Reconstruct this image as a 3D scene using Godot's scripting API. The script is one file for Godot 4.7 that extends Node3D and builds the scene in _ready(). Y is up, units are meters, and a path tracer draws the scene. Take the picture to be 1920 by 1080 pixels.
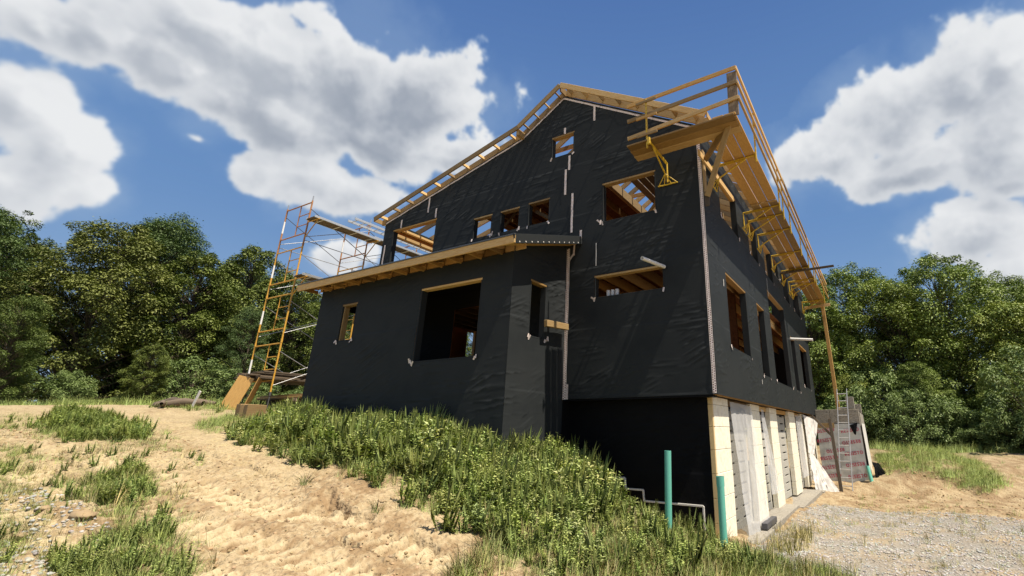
extends Node3D

# world: x along the gable facade (0 at the corner beside the platform), y up (0 at the bottom edge of the wall wrap), z towards the viewer
const SUN_DIR := Vector3(1.0, 1.97, 0.125)
const TERRAIN := [2.65,9,0.0898,0.2,4.5,-0.1121,0.3,1,-0.1622,-0.7,1,0.3120,-2,1,-0.1801,-1.2,0.1,0.1631,-2.3,-0.1,-0.8838,-2,3,-0.0480,-3.5,2.2,0.2918,-3.5,0.2,0.8073,-6,2.5,-0.1756,-9.9,2.5,-0.0585,0.4,-3,-0.1217,0.4,-10,-0.0850,1.5,-13,-0.0617,6,-5,0.0574,6,3,0.0405,5,7,-0.0285,10,-12,0.0018,5,-20,0.0494,12,-22,0.0021,5,-28,-0.0100,20,-30,0.0196,20,-10,0.0044,20,5,-0.0007,10,14,0.0065,-13,2,0.0430,-15,1,-0.0060,-20,0,-0.0058,-16,-5,0.0210,-22,-8,-0.0152,-26,2,0.0100,-14,-12,0.0720,-30,-20,-0.0097,-40,5,-0.0004,-22,12,-0.0160,-4,5.5,-0.0435,-8,5.5,0.0882,-3,8.5,-0.0346,-8,9,-0.0250,-13,8,0.0048,-13,14,0.0357,-4,14,-0.0361,2,14,-0.0375,-6,-6,0.0791,-6,-14,-0.0147,-6,-25,0.0077,-20,-35,0.0270,0,-45,-0.0104,-2,-20,-0.0514]
const TERRAIN_BASE := -0.8842
const SPOTS := [[-53.2,35.3,7.7,6.1],[-62.4,35.0,8.4,6.4],[-69.3,34.6,7.5,5.4],[-74.2,34.9,7.6,3.6],[-66.3,39.3,4.7,2.2],[-65.9,29.4,7.9,3.4],[-72.5,29.3,3.8,3.6],[-59.0,30.0,8.1,3.2],[-49.2,30.4,5.0,2.6],[-62.7,23.8,5.8,3.1],[-68.4,23.6,3.1,2.2],[-76.9,31.2,4.5,3.7],[-84.9,29.0,3.7,2.9],[-84.0,24.3,2.5,3.7],[-81.4,20.7,3.0,3.9],[-78.8,19.1,1.7,1.9],[-81.6,30.9,3.0,2.7],[-83.0,18.3,2.1,2.3],[-78.4,28.5,1.0,1.1],[-0.7,28.8,7.0,3.1],[6.4,30.4,6.1,4.8],[12.4,31.7,5.0,5.3],[17.4,33.1,3.2,3.8],[13.9,26.8,4.9,4.8],[7.0,25.9,9.0,2.6],[14.9,22.4,2.6,2.3],[10.9,17.9,5.0,3.2],[12.8,14.4,2.7,3.5],[7.6,17.1,1.9,0.9],[-59.0,17.9,3.4,2.2],[-73.6,25.4,1.3,0.5]]

var M := {}
var boxes := {}
var rods := {}
var rng := RandomNumberGenerator.new()
var bump := FastNoiseLite.new()
var fold := FastNoiseLite.new()
var used := {}

# ---------------------------------------------------------------- helpers
func lin(r: float, g: float, b: float) -> Color:
	return Color(r, g, b).linear_to_srgb()

func numbered(called: String) -> String:
	var n: int = used.get(called, 0)
	used[called] = n + 1
	return called if n == 0 else "%s_%03d" % [called, n]

func thing(called: String, label: String, category: String, at := Vector3.ZERO, group := "") -> Node3D:
	var o := Node3D.new()
	o.name = numbered(called)
	add_child(o)
	o.position = at
	tag(o, label, category, group)
	return o

func tag(o: Node, label: String, category: String, group := "", kind := "") -> void:
	o.set_meta("label", label)
	o.set_meta("category", category)
	if group != "": o.set_meta("group", group)
	if kind != "": o.set_meta("kind", kind)

func put(called: String, mesh: Mesh, m: Material, parent: Node = self, at := Transform3D.IDENTITY) -> MeshInstance3D:
	var o := MeshInstance3D.new()
	o.name = numbered(called) if parent == self else called
	o.mesh = mesh
	o.material_override = m
	o.transform = at
	parent.add_child(o, true)
	return o

func box_mesh(s: Vector3) -> Mesh:
	var k := "%.3f %.3f %.3f" % [s.x, s.y, s.z]
	if not boxes.has(k):
		boxes[k] = chamfered(s)
	return boxes[k]

# a board: a box whose long edges are eased
func chamfered(s: Vector3) -> Mesh:
	var small: float = min(s.x, min(s.y, s.z))
	var c: float = clamp(small * 0.12, 0.0008, 0.008)
	var h := s * 0.5
	var st := SurfaceTool.new()
	st.begin(Mesh.PRIMITIVE_TRIANGLES)
	# three families of faces, each inset by c, plus edge bevels
	for ax in 3:
		var a := (ax + 1) % 3
		var b := (ax + 2) % 3
		for sg: float in [-1.0, 1.0]:
			var q: Array[Vector3] = []
			for p: Vector2 in [Vector2(-1, -1), Vector2(-1, 1), Vector2(1, 1), Vector2(1, -1)]:
				var v := Vector3.ZERO
				v[ax] = sg * h[ax]
				v[a] = p.x * (h[a] - c)
				v[b] = p.y * (h[b] - c)
				q.append(v)
			var n := Vector3.ZERO
			n[ax] = sg
			quad(st, q, n)
		for sa: float in [-1.0, 1.0]:
			for sb: float in [-1.0, 1.0]:
				var q2: Array[Vector3] = []
				for t: float in [-1.0, 1.0]:
					var v1 := Vector3.ZERO
					v1[ax] = t * (h[ax] - c)
					v1[a] = sa * h[a]
					v1[b] = sb * (h[b] - c)
					var v2 := v1
					v2[a] = sa * (h[a] - c)
					v2[b] = sb * h[b]
					if t < 0:
						q2.append(v1); q2.append(v2)
					else:
						q2.append(v2); q2.append(v1)
				var n2 := Vector3.ZERO
				n2[a] = sa
				n2[b] = sb
				quad(st, q2, n2.normalized())
	return st.commit()

func quad(st: SurfaceTool, q: Array[Vector3], n: Vector3) -> void:
	var order := [0, 1, 2, 0, 2, 3]
	if (q[1] - q[0]).cross(q[2] - q[0]).dot(n) > 0:
		order = [0, 2, 1, 0, 3, 2]
	for i: int in order:
		st.set_normal(n)
		st.add_vertex(q[i])

func box(called: String, s: Vector3, at: Vector3, m: Material, parent: Node, turn := Vector3.ZERO) -> MeshInstance3D:
	return put(called, box_mesh(s), m, parent, Transform3D(Basis.from_euler(turn), at))

# a board from a to b: w across, t along the given up
func board(called: String, a: Vector3, b: Vector3, w: float, t: float, m: Material, parent: Node, up := Vector3.UP) -> MeshInstance3D:
	var d := b - a
	var z := d.normalized()
	var x := up.cross(z).normalized()
	var y := z.cross(x)
	return put(called, box_mesh(Vector3(w, t, snapped(d.length(), 0.02))), m, parent, Transform3D(Basis(x, y, z), (a + b) * 0.5))

func tube(called: String, a: Vector3, b: Vector3, r: float, m: Material, parent: Node) -> MeshInstance3D:
	var d := b - a
	var l := d.length()
	var k := "%.4f %.2f" % [r, l]
	if not rods.has(k):
		var c := CylinderMesh.new()
		c.top_radius = r
		c.bottom_radius = r
		c.height = l
		c.radial_segments = 10
		c.rings = 0
		rods[k] = c
	var y := d / l
	var x := y.cross(Vector3(0.31, 0.2, 0.93)).normalized()
	return put(called, rods[k], m, parent, Transform3D(Basis(x, y, x.cross(y)), (a + b) * 0.5))

func tint(seed_: int, freq: float, ramp: Array, n := 256, octaves := 4) -> ImageTexture:
	var f := FastNoiseLite.new()
	f.seed = seed_
	f.frequency = freq
	f.fractal_octaves = octaves
	var src := f.get_seamless_image(n, n, false, false, 0.15, true)
	var g := Gradient.new()
	g.offsets = PackedFloat32Array()
	g.colors = PackedColorArray()
	var offs := PackedFloat32Array()
	var cols := PackedColorArray()
	for i in ramp.size():
		offs.append(float(i) / (ramp.size() - 1))
		cols.append(ramp[i])
	g.offsets = offs
	g.colors = cols
	var img := Image.create(n, n, true, Image.FORMAT_RGB8)
	for y in n:
		for x in n:
			img.set_pixel(x, y, g.sample(src.get_pixel(x, y).r))
	img.generate_mipmaps()
	return ImageTexture.create_from_image(img)

func relief(seed_: int, freq: float, strength: float, n := 256, octaves := 4) -> ImageTexture:
	var f := FastNoiseLite.new()
	f.seed = seed_
	f.frequency = freq
	f.fractal_octaves = octaves
	var img := f.get_seamless_image(n, n, false, false, 0.15, true)
	img.convert(Image.FORMAT_RGBA8)
	img.bump_map_to_normal_map(strength)
	return ImageTexture.create_from_image(img)

func mat(c: Color, rough: float, tex: Texture2D = null, scale_ := Vector3.ONE, world := false, off := Vector3.ZERO, nrm: Texture2D = null, ns := 1.0) -> StandardMaterial3D:
	var m := StandardMaterial3D.new()
	m.albedo_color = c
	m.roughness = rough
	if tex or nrm:
		m.uv1_triplanar = true
		m.uv1_world_triplanar = world
		m.uv1_scale = scale_
		m.uv1_offset = off
	if tex:
		m.albedo_texture = tex
	if nrm:
		m.normal_enabled = true
		m.normal_texture = nrm
		m.normal_scale = ns
	return m

func wood(called: String) -> Material:
	if called == "pine" and rng.randf() < 0.25: called = "amber"
	if called == "amber" and rng.randf() < 0.22: called = "pine"
	return M[called][rng.randi() % M[called].size()]

# ---------------------------------------------------------------- ground
func base_height(x: float, z: float) -> float:
	var s := TERRAIN_BASE
	var n := TERRAIN.size() / 3
	for i in n:
		var dx: float = x - TERRAIN[i * 3]
		var dz: float = z - TERRAIN[i * 3 + 1]
		s -= TERRAIN[i * 3 + 2] * sqrt(dx * dx + dz * dz + 4.0)
	return s

func near_line(x: float, z: float, pts: Array) -> Vector2:   # distance to a polyline (signed) and length along it
	var best := Vector2(1e9, 0)
	var run := 0.0
	for i in pts.size() - 1:
		var a: Vector2 = pts[i]
		var b: Vector2 = pts[i + 1]
		var d := b - a
		var l := d.length()
		var q := Vector2(x, z) - a
		var t: float = clamp(q.dot(d) / (l * l), 0.0, 1.0)
		var e := q - d * t
		var dist := e.length() * (1.0 if d.cross(q) > 0 else -1.0)
		if abs(dist) < abs(best.x):
			best = Vector2(dist, run + t * l)
		run += l
	return best

const RUT_A := [Vector2(-9.0, 6.6), Vector2(-5.06, 5.89), Vector2(-3.78, 5.48), Vector2(-2.77, 5.21), Vector2(-1.52, 4.9), Vector2(0.6, 4.6)]
const RUT_B := [Vector2(-8.5, 5.2), Vector2(-5.57, 4.8), Vector2(-4.52, 4.75), Vector2(-3.35, 4.79), Vector2(-2.45, 4.63), Vector2(-1.58, 4.5)]

func micro(x: float, z: float) -> float:
	var h := 0.0
	h += 0.05 * bump.get_noise_2d(x * 0.9, z * 0.9)
	h += 0.022 * bump.get_noise_2d(x * 4.0 + 40.0, z * 4.0)
	if z > 2.0 and z < 10.0 and x > -12.0 and x < 3.0:
		var clod := bump.get_noise_2d(x * 11.0, z * 11.0 + 9.0)
		h += 0.022 * clod + 0.05 * maxf(0.0, bump.get_noise_2d(x * 7.0 + 300.0, z * 7.0) - 0.18) + 0.03 * max(0.0, bump.get_noise_2d(x * 22.0, z * 22.0) - 0.05)
		var a := near_line(x, z, RUT_A)
		var wob := 0.03 * bump.get_noise_2d(x * 5.0, z * 5.0)
		h -= 0.17 * exp(-pow((a.x + wob * 2.5) / 0.038, 4.0)) * smoothstep(-0.2, 0.15, bump.get_noise_2d(a.y * 2.0, 3.0) + 0.1)
		# track lugs pressed into the clay beside the rut
		for lane: float in [-0.24, 0.5, 1.2]:
			var w := 1.0 - smoothstep(0.17, 0.26, abs(a.x - lane))
			if w > 0.0 and a.y > 1.0:
				var ph := a.y / 0.19 + (a.x - lane) * 1.6 + 0.25 * bump.get_noise_2d(x * 1.5, z * 1.5)
				var lug := pow(0.5 - 0.5 * cos(TAU * ph), 0.8)
				h -= w * (0.015 + 0.075 * lug) * clampf(0.8 + 1.2 * bump.get_noise_2d(x * 1.4, z * 1.4 + 5.0), 0.0, 1.0)
		var b := near_line(x, z, RUT_B)
		h -= 0.15 * exp(-pow((b.x + wob * 3.0) / 0.06, 4.0)) * smoothstep(-0.1, 0.2, bump.get_noise_2d(b.y * 1.7, 13.0))
		h -= 0.22 * exp(-((x + 3.62) * (x + 3.62) + (z - 4.9) * (z - 4.9)) / 0.012)
		h += 0.10 * exp(-((x + 3.9) * (x + 3.9) + (z - 4.65) * (z - 4.65)) / 0.09)
	if z < -12.0 and x > 1.2 and x < 9.0:
		h += 0.8 * exp(-(pow((x - 3.9) / 1.7, 2.0) + pow((z + 16.5) / 3.2, 4.0)))
		h += 0.12 * bump.get_noise_2d(x * 1.6, z * 1.6)
	return h

# the pale pads of clay that the machine's track pressed flat, between browner loose soil
func pressed(x: float, z: float) -> float:
	if z < 3.5 or z > 9.0 or x < -11.0 or x > 2.5: return 0.0
	var a := near_line(x, z, RUT_A)
	var best := 0.0
	for lane: float in [-0.24, 0.5, 1.2]:
		var w := 1.0 - smoothstep(0.17, 0.26, abs(a.x - lane))
		if w > 0.0 and a.y > 1.0:
			var ph := a.y / 0.19 + (a.x - lane) * 1.6 + 0.25 * bump.get_noise_2d(x * 1.5, z * 1.5)
			best = maxf(best, w * smoothstep(0.35, 0.75, 0.5 + 0.5 * cos(TAU * ph)) * clampf(0.8 + 1.2 * bump.get_noise_2d(x * 1.4, z * 1.4 + 5.0), 0.0, 1.0))
	return best

func ground(x: float, z: float) -> float:
	return base_height(x, z) + micro(x, z)

func inside(x: float, z: float, poly: PackedVector2Array) -> bool:
	return Geometry2D.is_point_in_polygon(Vector2(x, z), poly)

func lines(parts: Array) -> PackedFloat32Array:   # [start, [end, step], ...]
	var out := PackedFloat32Array([parts[0]])
	var v: float = parts[0]
	for i in range(1, parts.size()):
		var e: float = parts[i][0]
		var s: float = parts[i][1]
		var n := int(max(1, round((e - v) / s)))
		for k in n:
			out.append(v + (e - v) * (k + 1) / n)
		v = e
	return out

var gravel_area := PackedVector2Array([Vector2(0.35, 0.6), Vector2(0.25, -2.5), Vector2(0.35, -6.0), Vector2(0.6, -9.0), Vector2(2.2, -8.9), Vector2(3.8, -9.6), Vector2(5.6, -8.2), Vector2(8.5, -5.0), Vector2(9.0, 2.0), Vector2(5.0, 3.5), Vector2(1.6, 2.6)])

func build_ground() -> void:
	var xs := lines([-300.0, [-120.0, 30.0], [-50.0, 7.0], [-24.0, 1.6], [-11.0, 0.25], [-7.5, 0.09], [-0.8, 0.034], [1.5, 0.09], [9.0, 0.16], [16.0, 0.5], [50.0, 3.0], [300.0, 30.0]])
	var zs := lines([-320.0, [-70.0, 25.0], [-32.0, 2.0], [-20.0, 0.5], [-11.0, 0.25], [1.0, 0.2], [4.2, 0.1], [6.9, 0.034], [8.2, 0.09], [12.0, 0.4], [30.0, 2.0], [120.0, 15.0]])
	var nx := xs.size()
	var nz := zs.size()
	var V := PackedVector3Array()
	var C := PackedColorArray()
	var hs := PackedFloat32Array()
	hs.resize(nx * nz)
	V.resize(nx * nz)
	C.resize(nx * nz)
	var sand := Color(0.42, 0.335, 0.205)
	var clay := Color(0.27, 0.185, 0.10)
	var straw := Color(0.45, 0.37, 0.215)
	var stone := Color(0.30, 0.285, 0.255)
	var moss := Color(0.12, 0.14, 0.04)
	for j in nz:
		for i in nx:
			var x := xs[i]
			var z := zs[j]
			var h := base_height(x, z)
			if x > -30 and x < 20 and z > -35 and z < 14:
				h += micro(x, z)
			else:
				h += 0.4 * bump.get_noise_2d(x * 0.1, z * 0.1)
			var k := j * nx + i
			V[k] = Vector3(x, h, z)
			hs[k] = h
			var n1 := bump.get_noise_2d(x * 1.3 + 70.0, z * 1.3)
			var n2 := bump.get_noise_2d(x * 5.0, z * 5.0 + 70.0)
			var n3 := bump.get_noise_2d(x * 17.0, z * 17.0 + 21.0)
			var c := sand.lerp(clay, clampf(0.45 + n1 * 1.3 + n2 * 1.2 + n3 * 1.3, 0, 1))
			c = c.lerp(straw, smoothstep(-3.5, -7.5, x) * clampf(0.55 + n2, 0, 1))
			c = c.lerp(Color(0.53, 0.445, 0.28), 0.85 * pressed(x, z))
			if inside(x, z, gravel_area):
				c = c.lerp(stone, clampf(0.75 + n1 * 0.8, 0, 1))
			var far := smoothstep(18.0, 30.0, Vector2(x + 2.0, z + 3.0).length()) * smoothstep(-0.15, 0.1, bump.get_noise_2d(x * 0.6, z * 0.6) + (0.3 if x < 0 else 0.1) - (0.6 if x > 3.0 and z > -24.0 else 0.0))
			c = c.lerp(moss, far)
			C[k] = c
	var N := PackedVector3Array()
	N.resize(nx * nz)
	for j in nz:
		for i in nx:
			var i0: int = max(i - 1, 0)
			var i1: int = min(i + 1, nx - 1)
			var j0: int = max(j - 1, 0)
			var j1: int = min(j + 1, nz - 1)
			N[j * nx + i] = Vector3(-(hs[j * nx + i1] - hs[j * nx + i0]) / (xs[i1] - xs[i0]), 1.0, -(hs[j1 * nx + i] - hs[j0 * nx + i]) / (zs[j1] - zs[j0])).normalized()
	var I := PackedInt32Array()
	for j in nz - 1:
		for i in nx - 1:
			var a := j * nx + i
			I.append_array(PackedInt32Array([a, a + 1, a + nx + 1, a, a + nx + 1, a + nx]))
	var o := put("ground", arrays(V, N, C, I), M.dirt)
	tag(o, "tan sandy clay ground with tyre ruts around the building site", "ground", "", "structure")

func arrays(V: PackedVector3Array, N: PackedVector3Array, C: PackedColorArray, I: PackedInt32Array, T := PackedVector2Array()) -> ArrayMesh:
	var a := []
	a.resize(Mesh.ARRAY_MAX)
	a[Mesh.ARRAY_VERTEX] = V
	a[Mesh.ARRAY_NORMAL] = N
	if C.size(): a[Mesh.ARRAY_COLOR] = C
	if T.size(): a[Mesh.ARRAY_TEX_UV] = T
	a[Mesh.ARRAY_INDEX] = I
	var m := ArrayMesh.new()
	m.add_surface_from_arrays(Mesh.PRIMITIVE_TRIANGLES, a)
	return m

# ---------------------------------------------------------------- sky
func build_sky() -> PanoramaSkyMaterial:
	var w := 2048
	var h := 1024
	var img := Image.create(w, h, false, Image.FORMAT_RGB8)
	var f := FastNoiseLite.new()
	f.seed = 11
	f.frequency = 6.5
	f.fractal_octaves = 7
	f.fractal_gain = 0.56
	var g := FastNoiseLite.new()
	g.seed = 5
	g.noise_type = FastNoiseLite.TYPE_CELLULAR
	g.cellular_return_type = FastNoiseLite.RETURN_DISTANCE
	g.frequency = 16.0
	g.fractal_type = FastNoiseLite.FRACTAL_FBM
	g.fractal_octaves = 3
	g.fractal_gain = 0.5
	var spots := SPOTS.duplicate()
	var r := RandomNumberGenerator.new()
	r.seed = 77
	for k in 30:   # the same kind of cloud all round
		var az := r.randf_range(32.0, 258.0)
		var el := r.randf_range(9.0, 58.0)
		var big := r.randf_range(2.0, 9.0)
		spots.append([az if az < 180.0 else az - 360.0, el, big * 1.4, big * 0.7])
		spots.append([az + big if az + big < 180.0 else az + big - 360.0, el + big * 0.3, big, big * 0.6])
	for k in 8:
		var az2 := r.randf_range(-180.0, 180.0)
		spots.append([az2, r.randf_range(62.0, 85.0), 8.0, 5.0])
	var top := Color(0.31, 0.455, 0.70)
	var mid := Color(0.44, 0.595, 0.80)
	var low := Color(0.68, 0.79, 0.90)
	var earth := Color(0.40, 0.40, 0.33)
	var hist: Array[PackedFloat32Array] = []
	var blank := PackedFloat32Array()
	blank.resize(w)
	blank.fill(9.0)
	for j in h:
		var el := 90.0 - 180.0 * (j + 0.5) / h
		var se := sin(deg_to_rad(el))
		var ce := cos(deg_to_rad(el))
		var sky := low.lerp(mid, smoothstep(0.0, 24.0, el)).lerp(top, smoothstep(20.0, 62.0, el))
		img.fill_rect(Rect2i(0, j, w, 1), sky if el > -1.5 else earth)
		var best := blank.duplicate()
		hist.append(best)
		if el < -1.5: continue
		for s: Array in spots:   # how far inside the nearest cloud each direction lies
			var de: float = (el - s[1]) / s[3]
			if absf(de) > 1.75: continue
			var weak := (0.5 if s[3] < 1.8 else 0.25) if s[3] < 2.6 else 0.0
			var half: float = s[2] / ce * 1.75
			if half > 170.0: half = 170.0
			var mid_col: float = s[0] / 360.0 * w
			var c0 := int(mid_col - half / 360.0 * w)
			var c1 := int(mid_col + half / 360.0 * w)
			var kk: float = 360.0 / w * ce / s[2]
			for c in range(c0, c1 + 1):
				var da: float = (c - mid_col) * kk
				var qq := da * da + de * de + weak
				var cc := posmod(c, w)
				if qq < best[cc]: best[cc] = qq
		hist[j] = best
		var up: PackedFloat32Array = hist[maxi(j - 9, 0)]
		var shift := int(1.15 / ce / 360.0 * w)
		for i in w:
			if best[i] > 3.0: continue
			var e := 1.0 - sqrt(best[i])
			var a := TAU * (i + 0.5) / w
			var d := Vector3(sin(a) * ce, se, -cos(a) * ce)
			var n1 := f.get_noise_3dv(d)
			var dens := e + 0.85 * n1 - 0.28 * g.get_noise_3dv(d) - 0.03
			var haze := 0.28 * smoothstep(-0.75, 0.35, e + 1.1 * f.get_noise_3dv(d * 0.8 + Vector3(3, 1, 2)))
			if dens <= 0.0:
				img.set_pixel(i, j, sky.lerp(Color(0.86, 0.89, 0.93), haze * 0.7))
				continue
			var al := smoothstep(0.0, 0.22, dens)
			var a2 := a + 0.022 / ce
			var ce2 := cos(deg_to_rad(el + 1.6))
			var d2 := Vector3(sin(a2) * ce2, sin(deg_to_rad(el + 1.6)), -cos(a2) * ce2)
			var dens2 := 1.0 - sqrt(up[(i + shift) % w]) + 0.85 * f.get_noise_3dv(d2) - 0.28 * g.get_noise_3dv(d2) - 0.03
			var lit := clampf(0.55 + (minf(dens, 1.0) - minf(dens2, 1.0)) * 1.1, 0.0, 1.0)
			var thick := smoothstep(0.25, 1.0, dens)
			var mass := clampf(0.5 + 1.6 * f.get_noise_3dv(d * 0.42 + Vector3(7, 5, 1)), 0.0, 1.0)
			var c3 := Color(0.975, 0.98, 0.985).lerp(Color(0.56, 0.60, 0.665), clampf((1.0 - lit) * 0.8 * (0.3 + 0.7 * thick) + 0.36 * thick * mass, 0.0, 1.0))
			img.set_pixel(i, j, sky.lerp(Color(0.86, 0.89, 0.93), haze * 0.7).lerp(c3, al * 0.98))
	var p := PanoramaSkyMaterial.new()
	p.panorama = ImageTexture.create_from_image(img)
	return p

# ---------------------------------------------------------------- walls
# one sheet of wrap with openings; displaced by its own folds
func sheet(called: String, O: Vector3, U: Vector3, N: Vector3, u0: float, u1: float, v0: float, top: Callable, extra: Array, holes: Array, m: Material, parent: Node, amp := 0.003, step := 0.07) -> MeshInstance3D:
	var us := [u0, u1]
	us.append_array(extra)
	var vmax := -1e9
	for k in 200:
		vmax = max(vmax, float(top.call(lerpf(u0, u1, k / 199.0))))
	for e in extra: vmax = max(vmax, float(top.call(e)))
	var vs := [v0, vmax]
	for r: Rect2 in holes:
		us.append(r.position.x); us.append(r.end.x)
		vs.append(r.position.y); vs.append(r.end.y)
	us = fill_in(us, step)
	vs = fill_in(vs, step * (0.5 if amp > 0.0 and step < 0.1 else 1.0))
	var nu := us.size()
	var nv := vs.size()
	var V := PackedVector3Array()
	var Nn := PackedVector3Array()
	V.resize(nu * nv)
	Nn.resize(nu * nv)
	for i in nu:
		var t: float = top.call(us[i])
		for j in nv:
			var u: float = us[i]
			var v: float = min(vs[j], t)
			var p0 := O + U * u + Vector3.UP * v
			var d0 := folds(p0, amp)
			var du := folds(p0 + U * 0.01, amp)
			var dv := folds(p0 + Vector3.UP * 0.01, amp)
			V[i * nv + j] = p0 + N * d0
			Nn[i * nv + j] = (N - U * ((du - d0) / 0.01) - Vector3.UP * ((dv - d0) / 0.01)).normalized()
	var I := PackedInt32Array()
	for i in nu - 1:
		var t0: float = top.call(us[i])
		var t1: float = top.call(us[i + 1])
		for j in nv - 1:
			if vs[j] >= t0 - 0.0005 and vs[j] >= t1 - 0.0005: continue
			var c := Vector2((us[i] + us[i + 1]) * 0.5, (vs[j] + vs[j + 1]) * 0.5)
			var cut := false
			for r: Rect2 in holes:
				if r.has_point(c): cut = true
			if cut: continue
			var a := i * nv + j
			I.append_array(PackedInt32Array([a, a + 1, a + nv + 1, a, a + nv + 1, a + nv]))
	return put(called, arrays(V, Nn, PackedColorArray(), I), m, parent)

func fill_in(a: Array, step: float) -> Array:
	a.sort()
	var out := [a[0]]
	for k in range(1, a.size()):
		var d: float = a[k] - a[k - 1]
		if d < 0.0008: continue
		var n := int(ceil(d / step))
		var s: float = a[k - 1]
		for q in n: out.append(s + d * (q + 1) / n)
	return out

func folds(p: Vector3, amp: float) -> float:
	if amp == 0.0: return 0.0
	var u := p.x - p.z
	var v := p.y
	var patch := clampf(0.25 + 1.9 * fold.get_noise_2d(u * 0.5 + 31.0, v * 0.8), 0.0, 1.3)
	var patch2 := clampf(-0.05 + 2.2 * fold.get_noise_2d(u * 0.6 - 55.0, v * 0.7), 0.0, 1.3)
	var a := fold.get_noise_2d(u * 0.32 + v * 0.3, v * 3.8 - u * 0.35)
	var b := fold.get_noise_2d((u + v * 0.6) * 0.45 + 90.0, (v - u * 0.5) * 3.6)
	var ridge := pow(1.0 - minf(absf(a) * 2.2, 1.0), 2.0)
	var ridge2 := pow(1.0 - minf(absf(b) * 2.2, 1.0), 2.0)
	var seam := fposmod(v + 0.03 * sin(u * 0.5) + 0.012 * u, 1.42)
	return amp * (patch * ridge * 0.9 + patch2 * ridge2 * 1.1 + 0.08 * fold.get_noise_2d(u * 0.7, v * 0.8) - 0.9 * smoothstep(0.0, 0.035, seam) + 0.9 * smoothstep(0.1, 1.42, seam))

func flat_top(y: float) -> Callable:
	return func(_u: float) -> float: return y

# an opening lined with wrap, bare header on top; U runs along the wall, N points outside
func opening(parent: Node, O: Vector3, U: Vector3, N: Vector3, r: Rect2, deep := 0.15, head := "pine") -> Node3D:
	var o := Node3D.new()
	o.name = "window_opening"
	parent.add_child(o, true)
	o.position = O + U * (r.position.x + r.size.x * 0.5) + Vector3.UP * r.position.y
	var b := Basis(U, Vector3.UP, N)
	var w := r.size.x
	var h := r.size.y
	var mid := -deep * 0.5 - 0.004
	put("header", box_mesh(Vector3(w - 0.004, 0.045, deep)), wood(head), o, Transform3D(b, b * Vector3(0, h - 0.0245, mid)))
	put("sill", box_mesh(Vector3(w - 0.004, 0.03, deep)), M.wrap, o, Transform3D(b, b * Vector3(0, 0.017, mid)))
	for s: float in [-1.0, 1.0]:
		put("jamb", box_mesh(Vector3(0.03, h - 0.08, deep + 0.006)), M.wrap, o, Transform3D(b, b * Vector3(s * (w * 0.5 - 0.0175), h * 0.5 - 0.007, mid)))
		# torn ends of flashing tape at the lower corners
		for k in 1 + rng.randi() % 3:
			var e := Basis.from_euler(Vector3(rng.randf_range(-0.3, 0.3), rng.randf_range(-0.2, 0.2), rng.randf_range(-1.0, 0.7) * s))
			put("tape_end", strip_mesh(0.04, rng.randf_range(0.07, 0.12)), M.tape, o, Transform3D(b * e, b * Vector3(s * (w * 0.5 - 0.02 + 0.045 * k), -0.015 + 0.03 * k, 0.012 + 0.006 * k)))
	return o

var strips := {}
func strip_mesh(w: float, l: float) -> Mesh:
	l = snapped(l, 0.02)
	var key := "%.3f %.3f" % [w, l]
	if strips.has(key): return strips[key]
	var V := PackedVector3Array()
	var N := PackedVector3Array()
	var T := PackedVector2Array()
	var I := PackedInt32Array()
	var n := int(max(2, ceil(l / 0.12)))
	for k in n + 1:
		var t := float(k) / n
		var d := 0.004 * sin(t * 40.0) + 0.004
		for s: float in [-1.0, 1.0]:
			V.append(Vector3(s * w * 0.5, (t - 0.5) * l, d))
			N.append(Vector3(0, 0, 1))
			T.append(Vector2(s * 0.5 + 0.5, t * l / (w * 2.4)))
		if k < n:
			var a := k * 2
			I.append_array(PackedInt32Array([a, a + 2, a + 3, a, a + 3, a + 1]))
	strips[key] = arrays(V, N, PackedColorArray(), I, T)
	return strips[key]

func tape(parent: Node, a: Vector3, b: Vector3, w: float, N: Vector3, m: Material) -> void:
	var d := b - a
	var y := d.normalized()
	var x := y.cross(N).normalized()
	put("tape_strip", strip_mesh(w, d.length()), m, parent, Transform3D(Basis(x, y, x.cross(y)), (a + b) * 0.5 + N * 0.008))

# ---------------------------------------------------------------- plants
func leaf(V: PackedVector3Array, N: PackedVector3Array, C: PackedColorArray, I: PackedInt32Array, c: Vector3, along: Vector3, n: Vector3, l: float, w: float, col: Color) -> void:
	var k := V.size()
	var side := along.cross(n).normalized() * w * 0.5
	V.append(c)
	V.append(c + along * l * 0.45 + side + n * l * 0.06)
	V.append(c + along * l - n * l * 0.08)
	V.append(c + along * l * 0.45 - side + n * l * 0.06)
	for q in 4:
		N.append(n)
		C.append(col)
	I.append_array(PackedInt32Array([k, k + 2, k + 1, k, k + 3, k + 2]))

func around(r: RandomNumberGenerator) -> Vector3:
	var z := r.randf_range(-1.0, 1.0)
	var a := r.randf() * TAU
	var q := sqrt(1.0 - z * z)
	return Vector3(q * cos(a), z, q * sin(a))

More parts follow.
